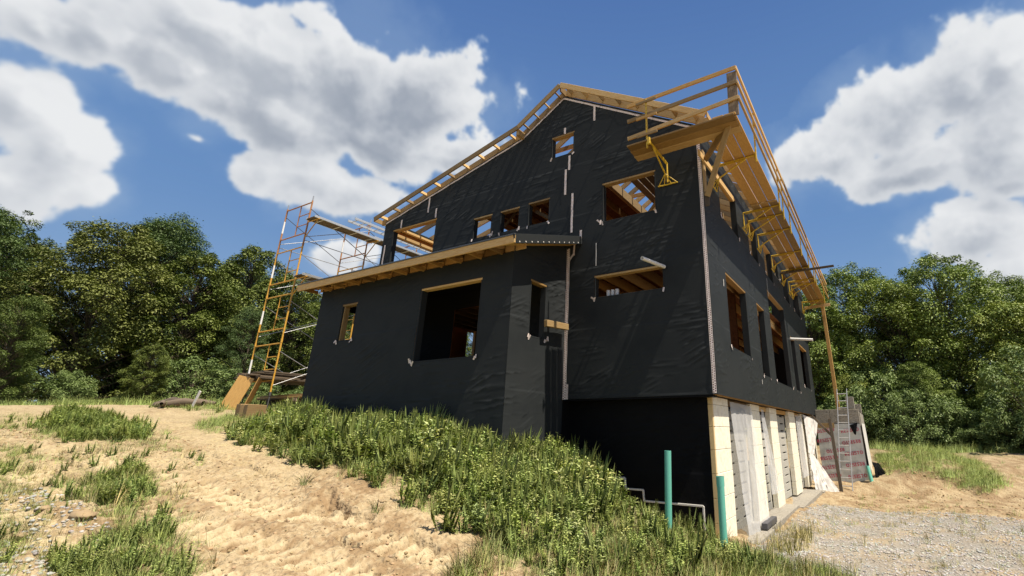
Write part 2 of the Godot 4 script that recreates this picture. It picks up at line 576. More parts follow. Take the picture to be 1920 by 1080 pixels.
# a crown of leafy clumps; low = where the foliage begins
func crown_mesh(seed_: int, wide: float, high: float, low: float, clumps: int, per: int, size: float, dark: Color, light: Color) -> Dictionary:
	var r := RandomNumberGenerator.new()
	r.seed = seed_
	var V := PackedVector3Array()
	var N := PackedVector3Array()
	var C := PackedColorArray()
	var I := PackedInt32Array()
	var centers := []
	var lob := [r.randf_range(0.7, 1.25), r.randf_range(0.7, 1.25), r.randf_range(0.7, 1.25), r.randf_range(0.7, 1.25), r.randf_range(0.7, 1.25)]
	for k in clumps:
		var t := pow((k + r.randf()) / clumps, 0.85)
		var a := k * 2.39996 + r.randf_range(-0.7, 0.7)
		var reach: float = lob[int(fposmod(a, TAU) / TAU * 4.999)]
		var y := low + (high - low) * t * (0.86 + 0.14 * reach)
		var prof := pow(sin(PI * clampf(0.16 + 0.80 * t, 0, 1)), 0.6)
		var rad := wide * 0.5 * prof * reach * (0.30 + 0.70 * sqrt(r.randf()))
		var c := Vector3(cos(a) * rad, y, sin(a) * rad)
		var cr := (0.035 + 0.085 * pow(r.randf(), 1.5)) * wide * (0.75 + 0.4 * prof)
		centers.append(c)
		var shade := r.randf()
		var flat := r.randf_range(0.55, 1.0)
		var tip := (c - Vector3(0, y - 0.8, 0)).normalized()
		var n := int(per * pow(cr / (0.085 * wide), 1.7)) + 25
		for q in n:
			var d := around(r)
			if d.y < -0.3 and r.randf() < 0.6: d.y = -d.y
			var far := 0.45 + 0.6 * pow(r.randf(), 0.7) + (0.5 * r.randf() if r.randf() < 0.12 else 0.0)
			var p := c + d * Vector3(1, flat, 1) * cr * far
			var nn := (d * 0.45 + Vector3(0, 0.75, 0) + around(r) * 0.6).normalized()
			var al := around(r) * 0.8 + d * 0.7 + tip * 0.5 + Vector3(0, -0.25, 0)
			al = (al - nn * al.dot(nn)).normalized()
			var col := dark.lerp(light, clampf(shade * 0.5 + r.randf() * 0.5, 0, 1))
			var sz := size * r.randf_range(0.55, 1.45)
			leaf(V, N, C, I, p, al, nn, sz, sz * r.randf_range(0.35, 0.6), col)
	return {"mesh": arrays(V, N, C, I), "centers": centers}

func tube_into(st: SurfaceTool, pts: Array, rad: Array, sides := 7) -> void:
	var rings := []
	for k in pts.size():
		var d: Vector3 = (pts[min(k + 1, pts.size() - 1)] - pts[max(k - 1, 0)]).normalized()
		var x := d.cross(Vector3(0.3, 0.1, 0.9)).normalized()
		var y := d.cross(x)
		var ring := []
		for s in sides:
			var a := TAU * s / sides
			ring.append([pts[k] + (x * cos(a) + y * sin(a)) * rad[k], x * cos(a) + y * sin(a)])
		rings.append(ring)
	for k in rings.size() - 1:
		for s in sides:
			var s2 := (s + 1) % sides
			for e: Array in [rings[k][s], rings[k + 1][s], rings[k + 1][s2], rings[k][s], rings[k + 1][s2], rings[k][s2]]:
				st.set_normal(e[1])
				st.add_vertex(e[0])

func trunk_mesh(seed_: int, high: float, r0: float, centers: Array) -> Mesh:
	var r := RandomNumberGenerator.new()
	r.seed = seed_
	var st := SurfaceTool.new()
	st.begin(Mesh.PRIMITIVE_TRIANGLES)
	var pts := []
	var rad := []
	var lean := Vector3(r.randf_range(-0.5, 0.5), 0, r.randf_range(-0.5, 0.5))
	for k in 8:
		var t := k / 7.0
		pts.append(Vector3(0, -0.4 + t * high * 0.92, 0) + lean * t * t + Vector3(r.randf_range(-0.08, 0.08), 0, r.randf_range(-0.08, 0.08)))
		rad.append(r0 * (1.25 if k == 0 else 1.0 - 0.88 * t))
	tube_into(st, pts, rad, 9)
	for c: Vector3 in centers:
		var t2: float = clampf((c.y - 1.0 - 0.35 * Vector2(c.x, c.z).length()) / (high * 0.92), 0.05, 0.9)
		var a := Vector3(0, -0.4 + t2 * high * 0.92, 0) + lean * t2 * t2
		var mid := a.lerp(c, 0.5) + Vector3(0, 0.25, 0)
		var rr := r0 * 0.32 * (1.0 - 0.7 * t2)
		tube_into(st, [a, mid, c], [rr, rr * 0.6, rr * 0.2], 5)
	return st.commit()

func tree_kind(seed_: int, wide: float, high: float, low: float, clumps: int, per: int, size: float, dark: Color, light: Color) -> Dictionary:
	var c := crown_mesh(seed_, wide, high, low, clumps, per, size, dark, light)
	return {"crown": c.mesh, "trunk": trunk_mesh(seed_ + 1, high, high * 0.013 + 0.05, c.centers)}

func plant_tree(kind: Dictionary, called: String, label: String, cat: String, group: String, x: float, z: float, s: float, turn: float, tall := 1.0) -> void:
	var t := thing(called, label, cat, Vector3(x, base_height(x, z) - 0.15, z), group)
	t.rotation.y = turn
	var b := Transform3D(Basis.from_scale(Vector3(s, s * tall, s)), Vector3.ZERO)
	put("trunk" if cat == "tree" else "stem", kind.trunk, M.bark, t, b)
	put("crown" if cat == "tree" else "foliage", kind.crown, M.leaf, t, b)

func tuft_mesh(seed_: int, blades: int, high: float, spread: float, width: float, c0: Color, c1: Color, droop := 0.5) -> Mesh:
	var r := RandomNumberGenerator.new()
	r.seed = seed_
	var V := PackedVector3Array()
	var N := PackedVector3Array()
	var C := PackedColorArray()
	var I := PackedInt32Array()
	for b in blades:
		var a := r.randf() * TAU
		var out := Vector3(cos(a), 0, sin(a))
		var p := out * spread * 0.35 * sqrt(r.randf())
		var h := high * r.randf_range(0.45, 1.0)
		var bend := r.randf_range(0.2, 1.0) * droop
		var side := Vector3(-out.z, 0, out.x).rotated(Vector3.UP, r.randf_range(-0.8, 0.8)) * width * r.randf_range(0.6, 1.2)
		var col := c0.lerp(c1, r.randf())
		var k := V.size()
		for s in 4:
			var t := s / 3.0
			var q := p + Vector3.UP * h * (t - 0.35 * bend * t * t) + out * h * bend * t * t
			var wd := (1.0 - t * 0.95) * 0.5
			var nn := (out * (0.6) + Vector3(0, 0.9, 0)).normalized()
			V.append(q - side * wd); V.append(q + side * wd)
			N.append(nn); N.append(nn)
			C.append(col); C.append(col)
			if s < 3:
				var m := k + s * 2
				I.append_array(PackedInt32Array([m, m + 3, m + 2, m, m + 1, m + 3]))
	return arrays(V, N, C, I)

func weed_mesh(seed_: int, stems: int, high: float, leaf_l: float, c0: Color, c1: Color, spire := 0.0) -> Mesh:
	var r := RandomNumberGenerator.new()
	r.seed = seed_
	var V := PackedVector3Array()
	var N := PackedVector3Array()
	var C := PackedColorArray()
	var I := PackedInt32Array()
	for b in stems:
		var a := r.randf() * TAU
		var out := Vector3(cos(a), 0, sin(a))
		var h := high * r.randf_range(0.55, 1.0)
		var lean := r.randf_range(0.1, 0.5)
		var base := out * 0.04
		var stemcol := c0.lerp(c1, 0.3)
		leaf(V, N, C, I, base, (Vector3.UP + out * lean).normalized(), Vector3(-out.z, 0.1, out.x).normalized(), h * 1.05, 0.012, stemcol)
		leaf(V, N, C, I, base, (Vector3.UP + out * lean).normalized(), (out - Vector3.UP * lean).normalized(), h * 1.05, 0.012, stemcol)
		var n := int(12 + 34 * h)
		for k in n:
			var t := (k + 0.5) / n
			var p := base + (Vector3.UP + out * lean * (0.6 + 0.5 * t)).normalized() * h * (0.12 + 0.88 * t)
			var d := out.rotated(Vector3.UP, k * 2.4 + r.randf())
			var al := (d + Vector3.UP * r.randf_range(-0.15, 0.6)).normalized()
			var nn := (Vector3.UP * 1.0 - al * al.y + around(r) * 0.35).normalized()
			var l := leaf_l * (1.15 - 0.6 * t) * r.randf_range(0.7, 1.2)
			if t > 1.0 - spire: l *= 0.35
			leaf(V, N, C, I, p, al, nn, l, l * r.randf_range(0.28, 0.42), c0.lerp(c1, clampf(0.25 * r.randf() + 0.75 * t, 0, 1)))
	return arrays(V, N, C, I)

func scatter(called: String, label: String, cat: String, mesh: Mesh, m: Material, areas: Array, seed_: int, sink := 0.02, squash := 1.0) -> void:
	# areas: [polygon, count, smallest, largest, clumping]
	var r := RandomNumberGenerator.new()
	r.seed = seed_
	var T: Array[Transform3D] = []
	var C: Array[Color] = []
	for a: Array in areas:
		var poly: PackedVector2Array = a[0]
		var bb := Rect2(poly[0], Vector2.ZERO)
		for v in poly: bb = bb.expand(v)
		var made := 0
		var tries := 0
		while made < a[1] and tries < a[1] * 30:
			tries += 1
			var x := r.randf_range(bb.position.x, bb.end.x)
			var z := r.randf_range(bb.position.y, bb.end.y)
			var wx := x + 0.55 * bump.get_noise_2d(x * 2.6 + 9.0, z * 2.6) * minf(1.0, bb.size.length() * 0.2)
			var wz := z + 0.55 * bump.get_noise_2d(x * 2.6, z * 2.6 + 77.0) * minf(1.0, bb.size.length() * 0.2)
			if not inside(wx, wz, poly): continue
			var c := bump.get_noise_2d(x * 2.3 + 17.0, z * 2.3 + seed_)
			if c + r.randf_range(-0.25, 0.25) < a[4]: continue
			made += 1
			var s: float = r.randf_range(a[2], a[3]) * (1.0 + 0.5 * bump.get_noise_2d(x * 1.1, z * 1.1 + 50.0))
			var b := Basis(Vector3.UP, r.randf() * TAU).rotated(Vector3(1, 0, 0), r.randf_range(-0.15, 0.15)).rotated(Vector3(0, 0, 1), r.randf_range(-0.15, 0.15))
			T.append(Transform3D(b.scaled(Vector3(s, s * squash, s)), Vector3(x, ground(x, z) - sink, z)))
			var v := r.randf_range(0.75, 1.2)
			C.append(Color(v * r.randf_range(0.92, 1.12), v, v * r.randf_range(0.85, 1.1)))
	var mm := MultiMesh.new()
	mm.transform_format = MultiMesh.TRANSFORM_3D
	mm.use_colors = true
	mm.mesh = mesh
	mm.instance_count = T.size()
	for k in T.size():
		mm.set_instance_transform(k, T[k])
		mm.set_instance_color(k, C[k])
	var o := MultiMeshInstance3D.new()
	o.name = numbered(called)
	o.multimesh = mm
	o.material_override = m
	add_child(o)
	tag(o, label, cat, "", "stuff")

func P(a: Array) -> PackedVector2Array:
	var o := PackedVector2Array()
	for k in a.size() / 2: o.append(Vector2(a[k * 2], a[k * 2 + 1]))
	return o

# ---------------------------------------------------------------- start
func _ready() -> void:
	rng.seed = 4
	bump.seed = 3
	bump.frequency = 0.55
	bump.fractal_octaves = 3
	fold.seed = 8
	fold.frequency = 1.0
	fold.fractal_octaves = 2
	# camera: a lens of 900 pixels focal length on a 1080 pixel high picture, its axis a little off the picture's middle
	var cam := Camera3D.new()
	cam.name = "camera"
	var near := 0.05
	cam.set_frustum(near * 1080.0 / 900.2, Vector2((960.0 - 1145.0) / 900.2, (502.2 - 540.0) / 900.2) * near, near, 900.0)
	cam.position = Vector3(2.6456, -0.6455, 9.0)
	cam.rotation = Vector3(deg_to_rad(18.765), deg_to_rad(28.566), 0)
	add_child(cam)
	cam.current = true
	var sky := Sky.new()
	sky.sky_material = build_sky()
	var env := Environment.new()
	env.background_mode = Environment.BG_SKY
	env.sky = sky
	env.background_energy_multiplier = 0.56
	env.tonemap_mode = Environment.TONE_MAPPER_LINEAR
	env.tonemap_exposure = 1.6
	env.sdfgi_enabled = true
	env.ssao_enabled = true
	env.ssil_enabled = true
	var we := WorldEnvironment.new()
	we.name = "environment"
	we.environment = env
	add_child(we)
	var sun := DirectionalLight3D.new()
	sun.name = "sun"
	sun.light_energy = 1.6
	sun.light_color = Color(1.0, 0.95, 0.87)
	sun.light_angular_distance = 0.5
	sun.shadow_enabled = true
	add_child(sun)
	sun.look_at_from_position(SUN_DIR * 10.0, Vector3.ZERO)
	materials()
	build_ground()
	house()
	eave_platform()
	tower()
	site()
	basement_court()
	plants()

func materials() -> void:
	var grain := [Color(0.80, 0.66, 0.45), Color(0.90, 0.78, 0.58), Color(0.93, 0.83, 0.64), Color(0.86, 0.70, 0.47), Color(0.95, 0.86, 0.68)]
	var t1 := tint(21, 0.02, grain)
	var g2 := [Color(0.70, 0.55, 0.34), Color(0.90, 0.77, 0.53), Color(0.82, 0.67, 0.43), Color(0.95, 0.84, 0.62)]
	var t2 := tint(22, 0.02, g2)
	var g3 := [Color(0.36, 0.31, 0.26), Color(0.52, 0.46, 0.39), Color(0.44, 0.38, 0.31), Color(0.60, 0.54, 0.46)]
	var t3 := tint(23, 0.02, g3)
	var nw := relief(24, 0.03, 3.0)
	var s := Vector3(6.0, 6.0, 0.45)
	M.pine = []
	M.amber = []
	M.grey_wood = []
	for k in 4:
		var off := Vector3(0.17 * k, 0.31 * k, 0.43 * k)
		var v := 1.0 - 0.12 * k
		M.pine.append(mat(Color(0.86 * v, 0.825 * v, 0.75 * v), 0.75, t1, s, false, off, nw, 0.25))
		M.amber.append(mat(Color(0.84 * v, 0.79 * v, 0.68 * v), 0.7, t2, s, false, off, nw, 0.25))
		M.grey_wood.append(mat(Color(v, v, v), 0.85, t3, s, false, off, nw, 0.4))
	M.osb = mat(Color(0.80, 0.72, 0.62), 0.8, tint(25, 0.05, [Color(0.58, 0.40, 0.20), Color(0.80, 0.60, 0.34), Color(0.70, 0.48, 0.25), Color(0.90, 0.72, 0.45)], 256, 2), Vector3(2.2, 2.2, 2.2), false, Vector3.ZERO, nw, 0.3)
	var dust := tint(26, 0.012, [Color(0.90, 0.91, 0.92), Color(0.97, 0.98, 0.98), Color(1, 1, 1)], 256, 5)
	M.wrap = mat(lin(0.029, 0.032, 0.034), 0.5, dust, Vector3(0.35, 0.35, 0.35), true)
	M.wrap.metallic_specular = 0.16
	M.membrane = mat(lin(0.008, 0.008, 0.009), 0.42, dust, Vector3(0.4, 0.4, 0.4), true, Vector3.ZERO, relief(28, 0.02, 2.0), 0.35)
	M.membrane.metallic_specular = 0.15
	M.subfloor = mat(Color(0.55, 0.46, 0.38), 0.85, tint(38, 0.05, [Color(0.50, 0.36, 0.22), Color(0.72, 0.54, 0.34), Color(0.62, 0.45, 0.27)], 128, 3), Vector3(1.2, 1.2, 1.2), true)
	M.drip = mat(lin(0.06, 0.065, 0.07), 0.4)
	# printed flashing tape
	var ti := Image.create(32, 64, true, Image.FORMAT_RGB8)
	ti.fill(Color(0.95, 0.91, 0.89))
	for y in 4:
		for x in 2:
			ti.fill_rect(Rect2i(x * 16 + 3, (y * 16 + (8 if x == 1 else 0)) % 64 + 2, 9, 9), Color(0.42, 0.20, 0.20))
			ti.fill_rect(Rect2i(x * 16 + 5, (y * 16 + (8 if x == 1 else 0)) % 64 + 4, 5, 3), Color(0.16, 0.08, 0.09))
	ti.generate_mipmaps()
	M.tape = StandardMaterial3D.new()
	M.tape.albedo_texture = ImageTexture.create_from_image(ti)
	M.tape.roughness = 0.5
	M.tape_plain = mat(lin(0.62, 0.60, 0.57), 0.5)
	M.foam = mat(Color(0.91, 0.89, 0.825), 0.8, tint(29, 0.03, [Color(0.90, 0.88, 0.84), Color(1, 1, 1), Color(0.95, 0.93, 0.86)], 128, 4), Vector3(1.2, 1.2, 1.2), true)
	M.foam_edge = mat(lin(0.62, 0.45, 0.22), 0.8)
	M.block = mat(lin(0.42, 0.41, 0.37), 0.85, tint(30, 0.06, [Color(0.80, 0.80, 0.78), Color(1, 1, 1), Color(0.92, 0.92, 0.9)], 128, 4), Vector3(1.5, 1.5, 1.5), true)
	M.concrete = mat(lin(0.36, 0.345, 0.31), 0.9, tint(31, 0.02, [Color(0.68, 0.67, 0.64), Color(0.95, 0.94, 0.92), Color(0.82, 0.80, 0.77), Color(1, 1, 1)], 256, 5), Vector3(0.9, 0.9, 0.9), true, Vector3.ZERO, relief(32, 0.08, 2.0), 0.5)
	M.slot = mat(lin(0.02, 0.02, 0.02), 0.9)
	M.poly = mat(lin(0.70, 0.71, 0.72), 0.35)
	M.poly.transparency = BaseMaterial3D.TRANSPARENCY_ALPHA
	M.poly.albedo_color.a = 0.52
	M.tarp = mat(lin(0.72, 0.71, 0.68), 0.45)
	M.print_wrap = mat(lin(0.50, 0.51, 0.50), 0.45, dust, Vector3(0.8, 0.8, 0.8), true)
	M.red_ink = mat(lin(0.42, 0.05, 0.10), 0.6)
	M.yellow = mat(lin(0.62, 0.43, 0.03), 0.5, tint(33, 0.05, [Color(0.72, 0.62, 0.5), Color(1, 1, 1), Color(0.95, 0.93, 0.9)], 128, 4), Vector3(3, 3, 3), true)
	M.orange_tube = mat(lin(0.62, 0.36, 0.05), 0.5, tint(34, 0.05, [Color(0.66, 0.52, 0.42), Color(1, 1, 1), Color(0.92, 0.86, 0.8)], 128, 4), Vector3(3, 3, 3), true)
	M.rust_tube = mat(lin(0.46, 0.23, 0.09), 0.6, tint(35, 0.05, [Color(0.55, 0.42, 0.36), Color(1, 1, 1), Color(0.85, 0.75, 0.7)], 128, 4), Vector3(3, 3, 3), true)
	M.steel = mat(lin(0.42, 0.43, 0.44), 0.4)
	M.steel.metallic = 0.6
	M.dark_steel = mat(lin(0.07, 0.07, 0.08), 0.5)
	M.alu = mat(lin(0.60, 0.61, 0.61), 0.38)
	M.alu.metallic = 0.7
	M.green_pvc = mat(lin(0.12, 0.41, 0.33), 0.45)
	M.white_pvc = mat(lin(0.75, 0.75, 0.74), 0.4)
	M.bark = mat(lin(0.075, 0.058, 0.04), 0.95)
	M.bark.vertex_color_use_as_albedo = false
	M.leaf = StandardMaterial3D.new()
	M.leaf.vertex_color_use_as_albedo = true
	M.leaf.roughness = 0.55
	M.leaf.metallic_specular = 0.35
	M.leaf.cull_mode = BaseMaterial3D.CULL_DISABLED
	M.leaf.backlight_enabled = true
	M.leaf.backlight = Color(0.32, 0.38, 0.10)
	M.grass = M.leaf.duplicate()
	M.grass.backlight = Color(0.42, 0.48, 0.17)
	M.pebble = StandardMaterial3D.new()
	M.pebble.vertex_color_use_as_albedo = true
	M.pebble.roughness = 0.9
	M.pebble.albedo_color = lin(0.37, 0.365, 0.35)
	M.clod = M.pebble.duplicate()
	M.clod.albedo_color = lin(0.32, 0.235, 0.135)
	M.dirt = StandardMaterial3D.new()
	M.dirt.vertex_color_use_as_albedo = true
	M.dirt.albedo_texture = tint(36, 0.03, [Color(0.74, 0.70, 0.66), Color(0.93, 0.91, 0.89), Color(1, 1, 1), Color(0.86, 0.84, 0.80), Color(0.97, 0.96, 0.94)], 512, 6)
	M.dirt.roughness = 0.95
	M.dirt.uv1_triplanar = true
	M.dirt.uv1_world_triplanar = true
	M.dirt.uv1_scale = Vector3(0.63, 0.63, 0.63)
	M.dirt.normal_enabled = true
	M.dirt.normal_texture = relief(37, 0.035, 10.0, 512, 6)
	M.dirt.normal_scale = 1.3

# ---------------------------------------------------------------- house
func roof_line(x: float) -> float:
	if x < -5.07: return 7.15 + (x + 5.07) * 0.263
	if x < -3.67: return 7.15 + (x + 5.07) * 0.6286
	return 8.03 - (x + 3.67) * 0.597

func wing_roof(z: float) -> float:   # top face
	return 3.76 - 0.34 * z

func house() -> void:
	var H := thing("unfinished_house", "unfinished two storey house wrapped in black sheeting with open rafter roof", "house")
	var X := Vector3(1, 0, 0)
	var Z := Vector3(0, 0, 1)
	# ---- gable facade
	var fh := [Rect2(-2.49, 3.99, 1.40, 1.04), Rect2(-2.68, 2.165, 1.71, 0.545), Rect2(-4.055, 6.15, 0.725, 0.665), Rect2(-6.64, 4.36, 0.69, 0.655), Rect2(-5.667, 4.35, 0.672, 0.665), Rect2(-4.723, 4.35, 0.703, 0.69), Rect2(-10.07, 3.9, 1.93, 1.46)]
	var inner := fh + [Rect2(-7.0, 0.32, 2.0, 2.1)]
	sheet("gable_wall", Vector3.ZERO, X, Z, -10.5, 0.0, 0.0, roof_line, [-5.07, -3.67], inner, M.wrap, H, 0.0062)
	sheet("gable_sheathing", Vector3(0, 0, -0.02), X, Z, -10.48, -0.02, 0.02, func(x: float) -> float: return roof_line(x) - 0.01, [-5.07, -3.67], inner, M.osb, H, 0.0, 0.8)
	for r: Rect2 in fh: opening(H, Vector3.ZERO, X, Z, r)
	# ---- long side
	var sh := [Rect2(1.24, 1.05, 1.875, 1.70), Rect2(4.34, 0.75, 0.97, 2.0), Rect2(6.19, 0.73, 2.90, 2.87), Rect2(9.98, 0.75, 0.97, 2.0), Rect2(12.24, 1.05, 2.1, 1.73), Rect2(1.25, 4.14, 1.69, 1.16), Rect2(4.14, 4.14, 1.15, 1.16), Rect2(6.3, 4.14, 1.3, 1.16), Rect2(8.03, 4.62, 0.87, 0.68), Rect2(9.68, 4.14, 1.27, 1.16), Rect2(12.03, 4.16, 1.87, 1.14)]
	sheet("side_wall", Vector3.ZERO, -Z, X, 0.0, 15.5, 0.0, flat_top(5.78), [], sh, M.wrap, H, 0.0065)
	sheet("side_sheathing", Vector3(-0.02, 0, 0), -Z, X, 0.02, 15.48, 0.02, flat_top(5.76), [], sh, M.osb, H, 0.0, 0.8)
	for k in sh.size(): opening(H, Vector3.ZERO, -Z, X, sh[k], 0.15, "amber")
	# ---- far walls
	var lh := [Rect2(0.35, 3.9, 4.2, 1.42), Rect2(3.98, 1.95, 0.68, 0.9), Rect2(8.0, 1.0, 1.6, 1.6), Rect2(8.0, 4.1, 1.6, 1.1)]
	for r: Rect2 in lh: r.position.x = -r.position.x - r.size.x
	var lh2 := []
	for r: Rect2 in lh: lh2.append(Rect2(-r.position.x - r.size.x, r.position.y, r.size.x, r.size.y))
	sheet("rear_side_wall", Vector3(-10.5, 0, 0), Z, -X, -15.5, 0.0, -1.2, flat_top(5.68), [], lh2, M.wrap, H, 0.003, 0.3)
	sheet("rear_side_sheathing", Vector3(-10.48, 0, 0), Z, -X, -15.48, -0.02, -1.2, flat_top(5.66), [], lh2, M.osb, H, 0.0, 1.0)
	var bh := [Rect2(5.0, 0.4, 1.0, 2.3), Rect2(1.5, 4.1, 1.4, 1.2)]
	sheet("back_wall", Vector3(0, 0, -15.5), -X, -Z, 0.0, 10.5, -0.5, func(u: float) -> float: return roof_line(-u), [5.07, 3.67], bh, M.wrap, H, 0.003, 0.3)
	# ---- stud framing
	var x := -10.3
	while x < -0.1:
		if not over_hole(x, inner): board("stud", Vector3(x, 0.4, -0.1), Vector3(x, roof_line(x) - 0.08, -0.1), 0.04, 0.135, wood("pine"), H, Z)
		x += 0.61
	var z := -0.3
	while z > -15.4:
		if not in_holes(-z, sh, 5.4): board("stud", Vector3(-0.1, 3.35, z), Vector3(-0.1, 5.66, z), 0.04, 0.135, wood("pine"), H, X)
		if not in_holes(-z, sh, 2.5): board("stud", Vector3(-0.1, 0.4, z), Vector3(-0.1, 2.8, z), 0.04, 0.135, wood("pine"), H, X)
		z -= 0.61
	board("stud", Vector3(-10.4, 0.4, -4.3), Vector3(-10.4, 2.9, -4.3), 0.09, 0.13, wood("pine"), H, X)
	board("top_plate", Vector3(-0.1, 5.71, -0.15), Vector3(-0.1, 5.71, -15.4), 0.14, 0.08, wood("pine"), H)
	board("top_plate", Vector3(-10.4, 5.62, -0.15), Vector3(-10.4, 5.62, -15.4), 0.14, 0.08, wood("pine"), H)
	board("beam", Vector3(-10.38, 5.36, -0.2), Vector3(-10.38, 5.36, -4.6), 0.14, 0.10, wood("pine"), H)
	# ---- floors and ceilings
	box("rim_joist", Vector3(10.2, 0.28, 0.04), Vector3(-5.3, 0.15, -0.18), wood("amber"), H)
	box("rim_joist", Vector3(0.04, 0.28, 15.2), Vector3(-0.18, 0.15, -7.75), wood("amber"), H)
	box("floor_deck", Vector3(10.2, 0.02, 15.1), Vector3(-5.3, 0.33, -7.75), M.osb, H)
	box("floor_deck", Vector3(10.2, 0.02, 15.1), Vector3(-5.3, 3.14, -7.75), M.subfloor, H)
	box("partition", Vector3(8.5, 2.45, 0.09), Vector3(-4.6, 1.6, -3.4), M.subfloor, H)
	box("partition", Vector3(0.09, 2.45, 11.6), Vector3(-4.2, 1.6, -9.4), M.subfloor, H)
	x = -10.2
	while x < -0.2:
		board("joist", Vector3(x, 2.99, -0.2), Vector3(x, 2.99, -15.3), 0.045, 0.27, wood("amber"), H)
		x += 0.49
	x = -6.9
	while x < -2.7:
		board("attic_joist", Vector3(x, 5.46, -0.2), Vector3(x, 5.46, -15.3), 0.045, 0.20, wood("amber"), H)
		x += 0.52
	board("attic_beam", Vector3(-2.66, 5.44, -0.2), Vector3(-2.66, 5.44, -15.3), 0.09, 0.26, wood("pine"), H)
	for k in 14: box("attic_board", Vector3(4.2, 0.022, 1.06), Vector3(-4.8, 5.575, -0.75 - 1.075 * k), M.subfloor, H)
	for k in 5: box("attic_board", Vector3(0.2, 0.03, 2.3), Vector3(-2.1 + 0.22 * k, 5.5, -1.7), wood("grey_wood"), H)
	# a partition with braces behind the upper window
	for k in 7: board("stud", Vector3(-1.15 + 0.02 * k, 3.2, -1.9 - 0.6 * k), Vector3(-1.15 + 0.02 * k, 6.2, -1.9 - 0.6 * k), 0.045, 0.09, wood("pine"), H, Z)
	board("brace", Vector3(-2.2, 4.15, -1.2), Vector3(-1.0, 5.9, -1.6), 0.09, 0.04, wood("pine"), H, Z)
	board("brace", Vector3(-4.75, 4.95, -0.35), Vector3(-3.75, 4.35, -0.6), 0.09, 0.04, wood("grey_wood"), H, Z)
	board("brace", Vector3(-6.5, 4.2, -0.4), Vector3(-5.7, 5.3, -0.7), 0.09, 0.04, wood("grey_wood"), H, Z)
	for k in 4: board("collar_tie", Vector3(-4.6, 7.05, -0.9 - 1.2 * k), Vector3(-2.4, 7.05, -0.9 - 1.2 * k), 0.04, 0.14, wood("amber"), H)
	for k in 5: box("attic_board", Vector3(1.5, 0.03, 0.24), Vector3(-4.1, 6.35, -0.5 - 0.25 * k), wood("amber"), H)
	# ---- roof frame
	var rk := [Vector2(-10.72, 5.84), Vector2(-5.03, 7.38), Vector2(-3.66, 8.26), Vector2(0.24, 5.95)]
	for zz: float in [0.28]:
		for k in 3:
			var a := Vector3(rk[k].x, rk[k].y - 0.075, zz)
			var b := Vector3(rk[k + 1].x, rk[k + 1].y - 0.075, zz)
			board("fly_rafter", a, b, 0.04, 0.15, wood("pine"), H)
	var zr := -0.03
	var first := true
	while zr > -15.6:
		for k in 3:
			var a2 := Vector3(rk[k].x, rk[k].y - 0.10, zr)
			var b2 := Vector3(rk[k + 1].x, rk[k + 1].y - 0.10, zr)
			if first:
				a2.y -= 0.0; b2.y -= 0.0
			board("rafter", a2, b2, 0.04, 0.19, wood("pine"), H)
		first = false
		zr -= 0.60
	board("ridge_board", Vector3(-3.66, 8.10, 0.25), Vector3(-3.66, 8.10, -15.5), 0.04, 0.2, wood("pine"), H)
	board("purlin", Vector3(-5.05, 7.18, 0.25), Vector3(-5.05, 7.18, -15.5), 0.09, 0.2, wood("pine"), H)
	for k in 3:
		var n: int = [10, 4, 8][k]
		for q in n:
			var t := (q + 0.45) / n
			var c: Vector2 = rk[k].lerp(rk[k + 1], t)
			var o := box("lookout", Vector3(0.04, 0.10, 0.27), Vector3(c.x, c.y - 0.085, 0.125), wood("pine"), H)
			o.rotation.z = (rk[k + 1] - rk[k]).angle()
	board("eave_board", Vector3(0.27, 5.86, 0.28), Vector3(0.27, 5.86, -15.5), 0.03, 0.14, wood("pine"), H)
	board("eave_board", Vector3(-10.72, 5.76, 0.28), Vector3(-10.72, 5.76, -15.5), 0.03, 0.14, wood("pine"), H)
	# black blocking between the rafter feet on the far eave
	var q2 := -0.33
	while q2 > -15.0:
		box("blocking", Vector3(0.04, 0.2, 0.54), Vector3(-10.45, 5.56 + 0.12, q2), M.wrap, H)
		q2 -= 0.60
	# ---- wing in front
	var zp := 1.904
	var ph := [Rect2(-6.065, 0.733, 1.813, 1.654), Rect2(-8.894, 1.415, 0.594, 0.948)]
	sheet("wing_wall", Vector3(0, 0, zp), X, Z, -9.877, -3.45, -1.6, flat_top(2.82), [], ph, M.wrap, H, 0.006)
	sheet("wing_sheathing", Vector3(0, 0, zp - 0.02), X, Z, -9.86, -3.47, -1.2, flat_top(2.80), [], ph, M.osb, H, 0.0, 0.8)
	for r: Rect2 in ph: opening(H, Vector3(0, 0, zp), X, Z, r)
	var wh := [Rect2(0.594, 1.175, 0.57, 1.227)]   # u = zp - z
	sheet("wing_end_wall", Vector3(-3.45, 0, zp), -Z, X, 0.0, zp, -1.6, func(u: float) -> float: return wing_roof(zp - u) - 0.12, [], wh, M.wrap, H, 0.009)
	opening(H, Vector3(-3.45, 0, zp), -Z, X, wh[0], 0.14, "amber")
	var eh := [Rect2(0.75, 1.5, 0.55, 0.95)]
	sheet("wing_far_wall", Vector3(-9.877, 0, 0), Z, -X, 0.0, zp, -1.6, func(u: float) -> float: return wing_roof(u) - 0.12, [], eh, M.wrap, H, 0.003, 0.2)
	box("wing_floor", Vector3(6.3, 0.2, 1.8), Vector3(-6.66, 0.2, 0.95), M.osb, H)
	for k in 9: board("stud", Vector3(-9.6 + 0.75 * k, 0.35, zp - 0.1), Vector3(-9.6 + 0.75 * k, 0.7 if k > 4 and k < 8 else 2.7, zp - 0.1), 0.04, 0.13, wood("pine"), H, Z)
	# wing roof: sheathing, membrane, rafters, fascia
	var r0 := Vector3(0, wing_roof(2.37), 2.37)
	var r1 := Vector3(0, wing_roof(0.0), 0.0)
	var up := Vector3(0, 1, 0.34).normalized()
	var xm := (-10.15 - 3.04) * 0.5
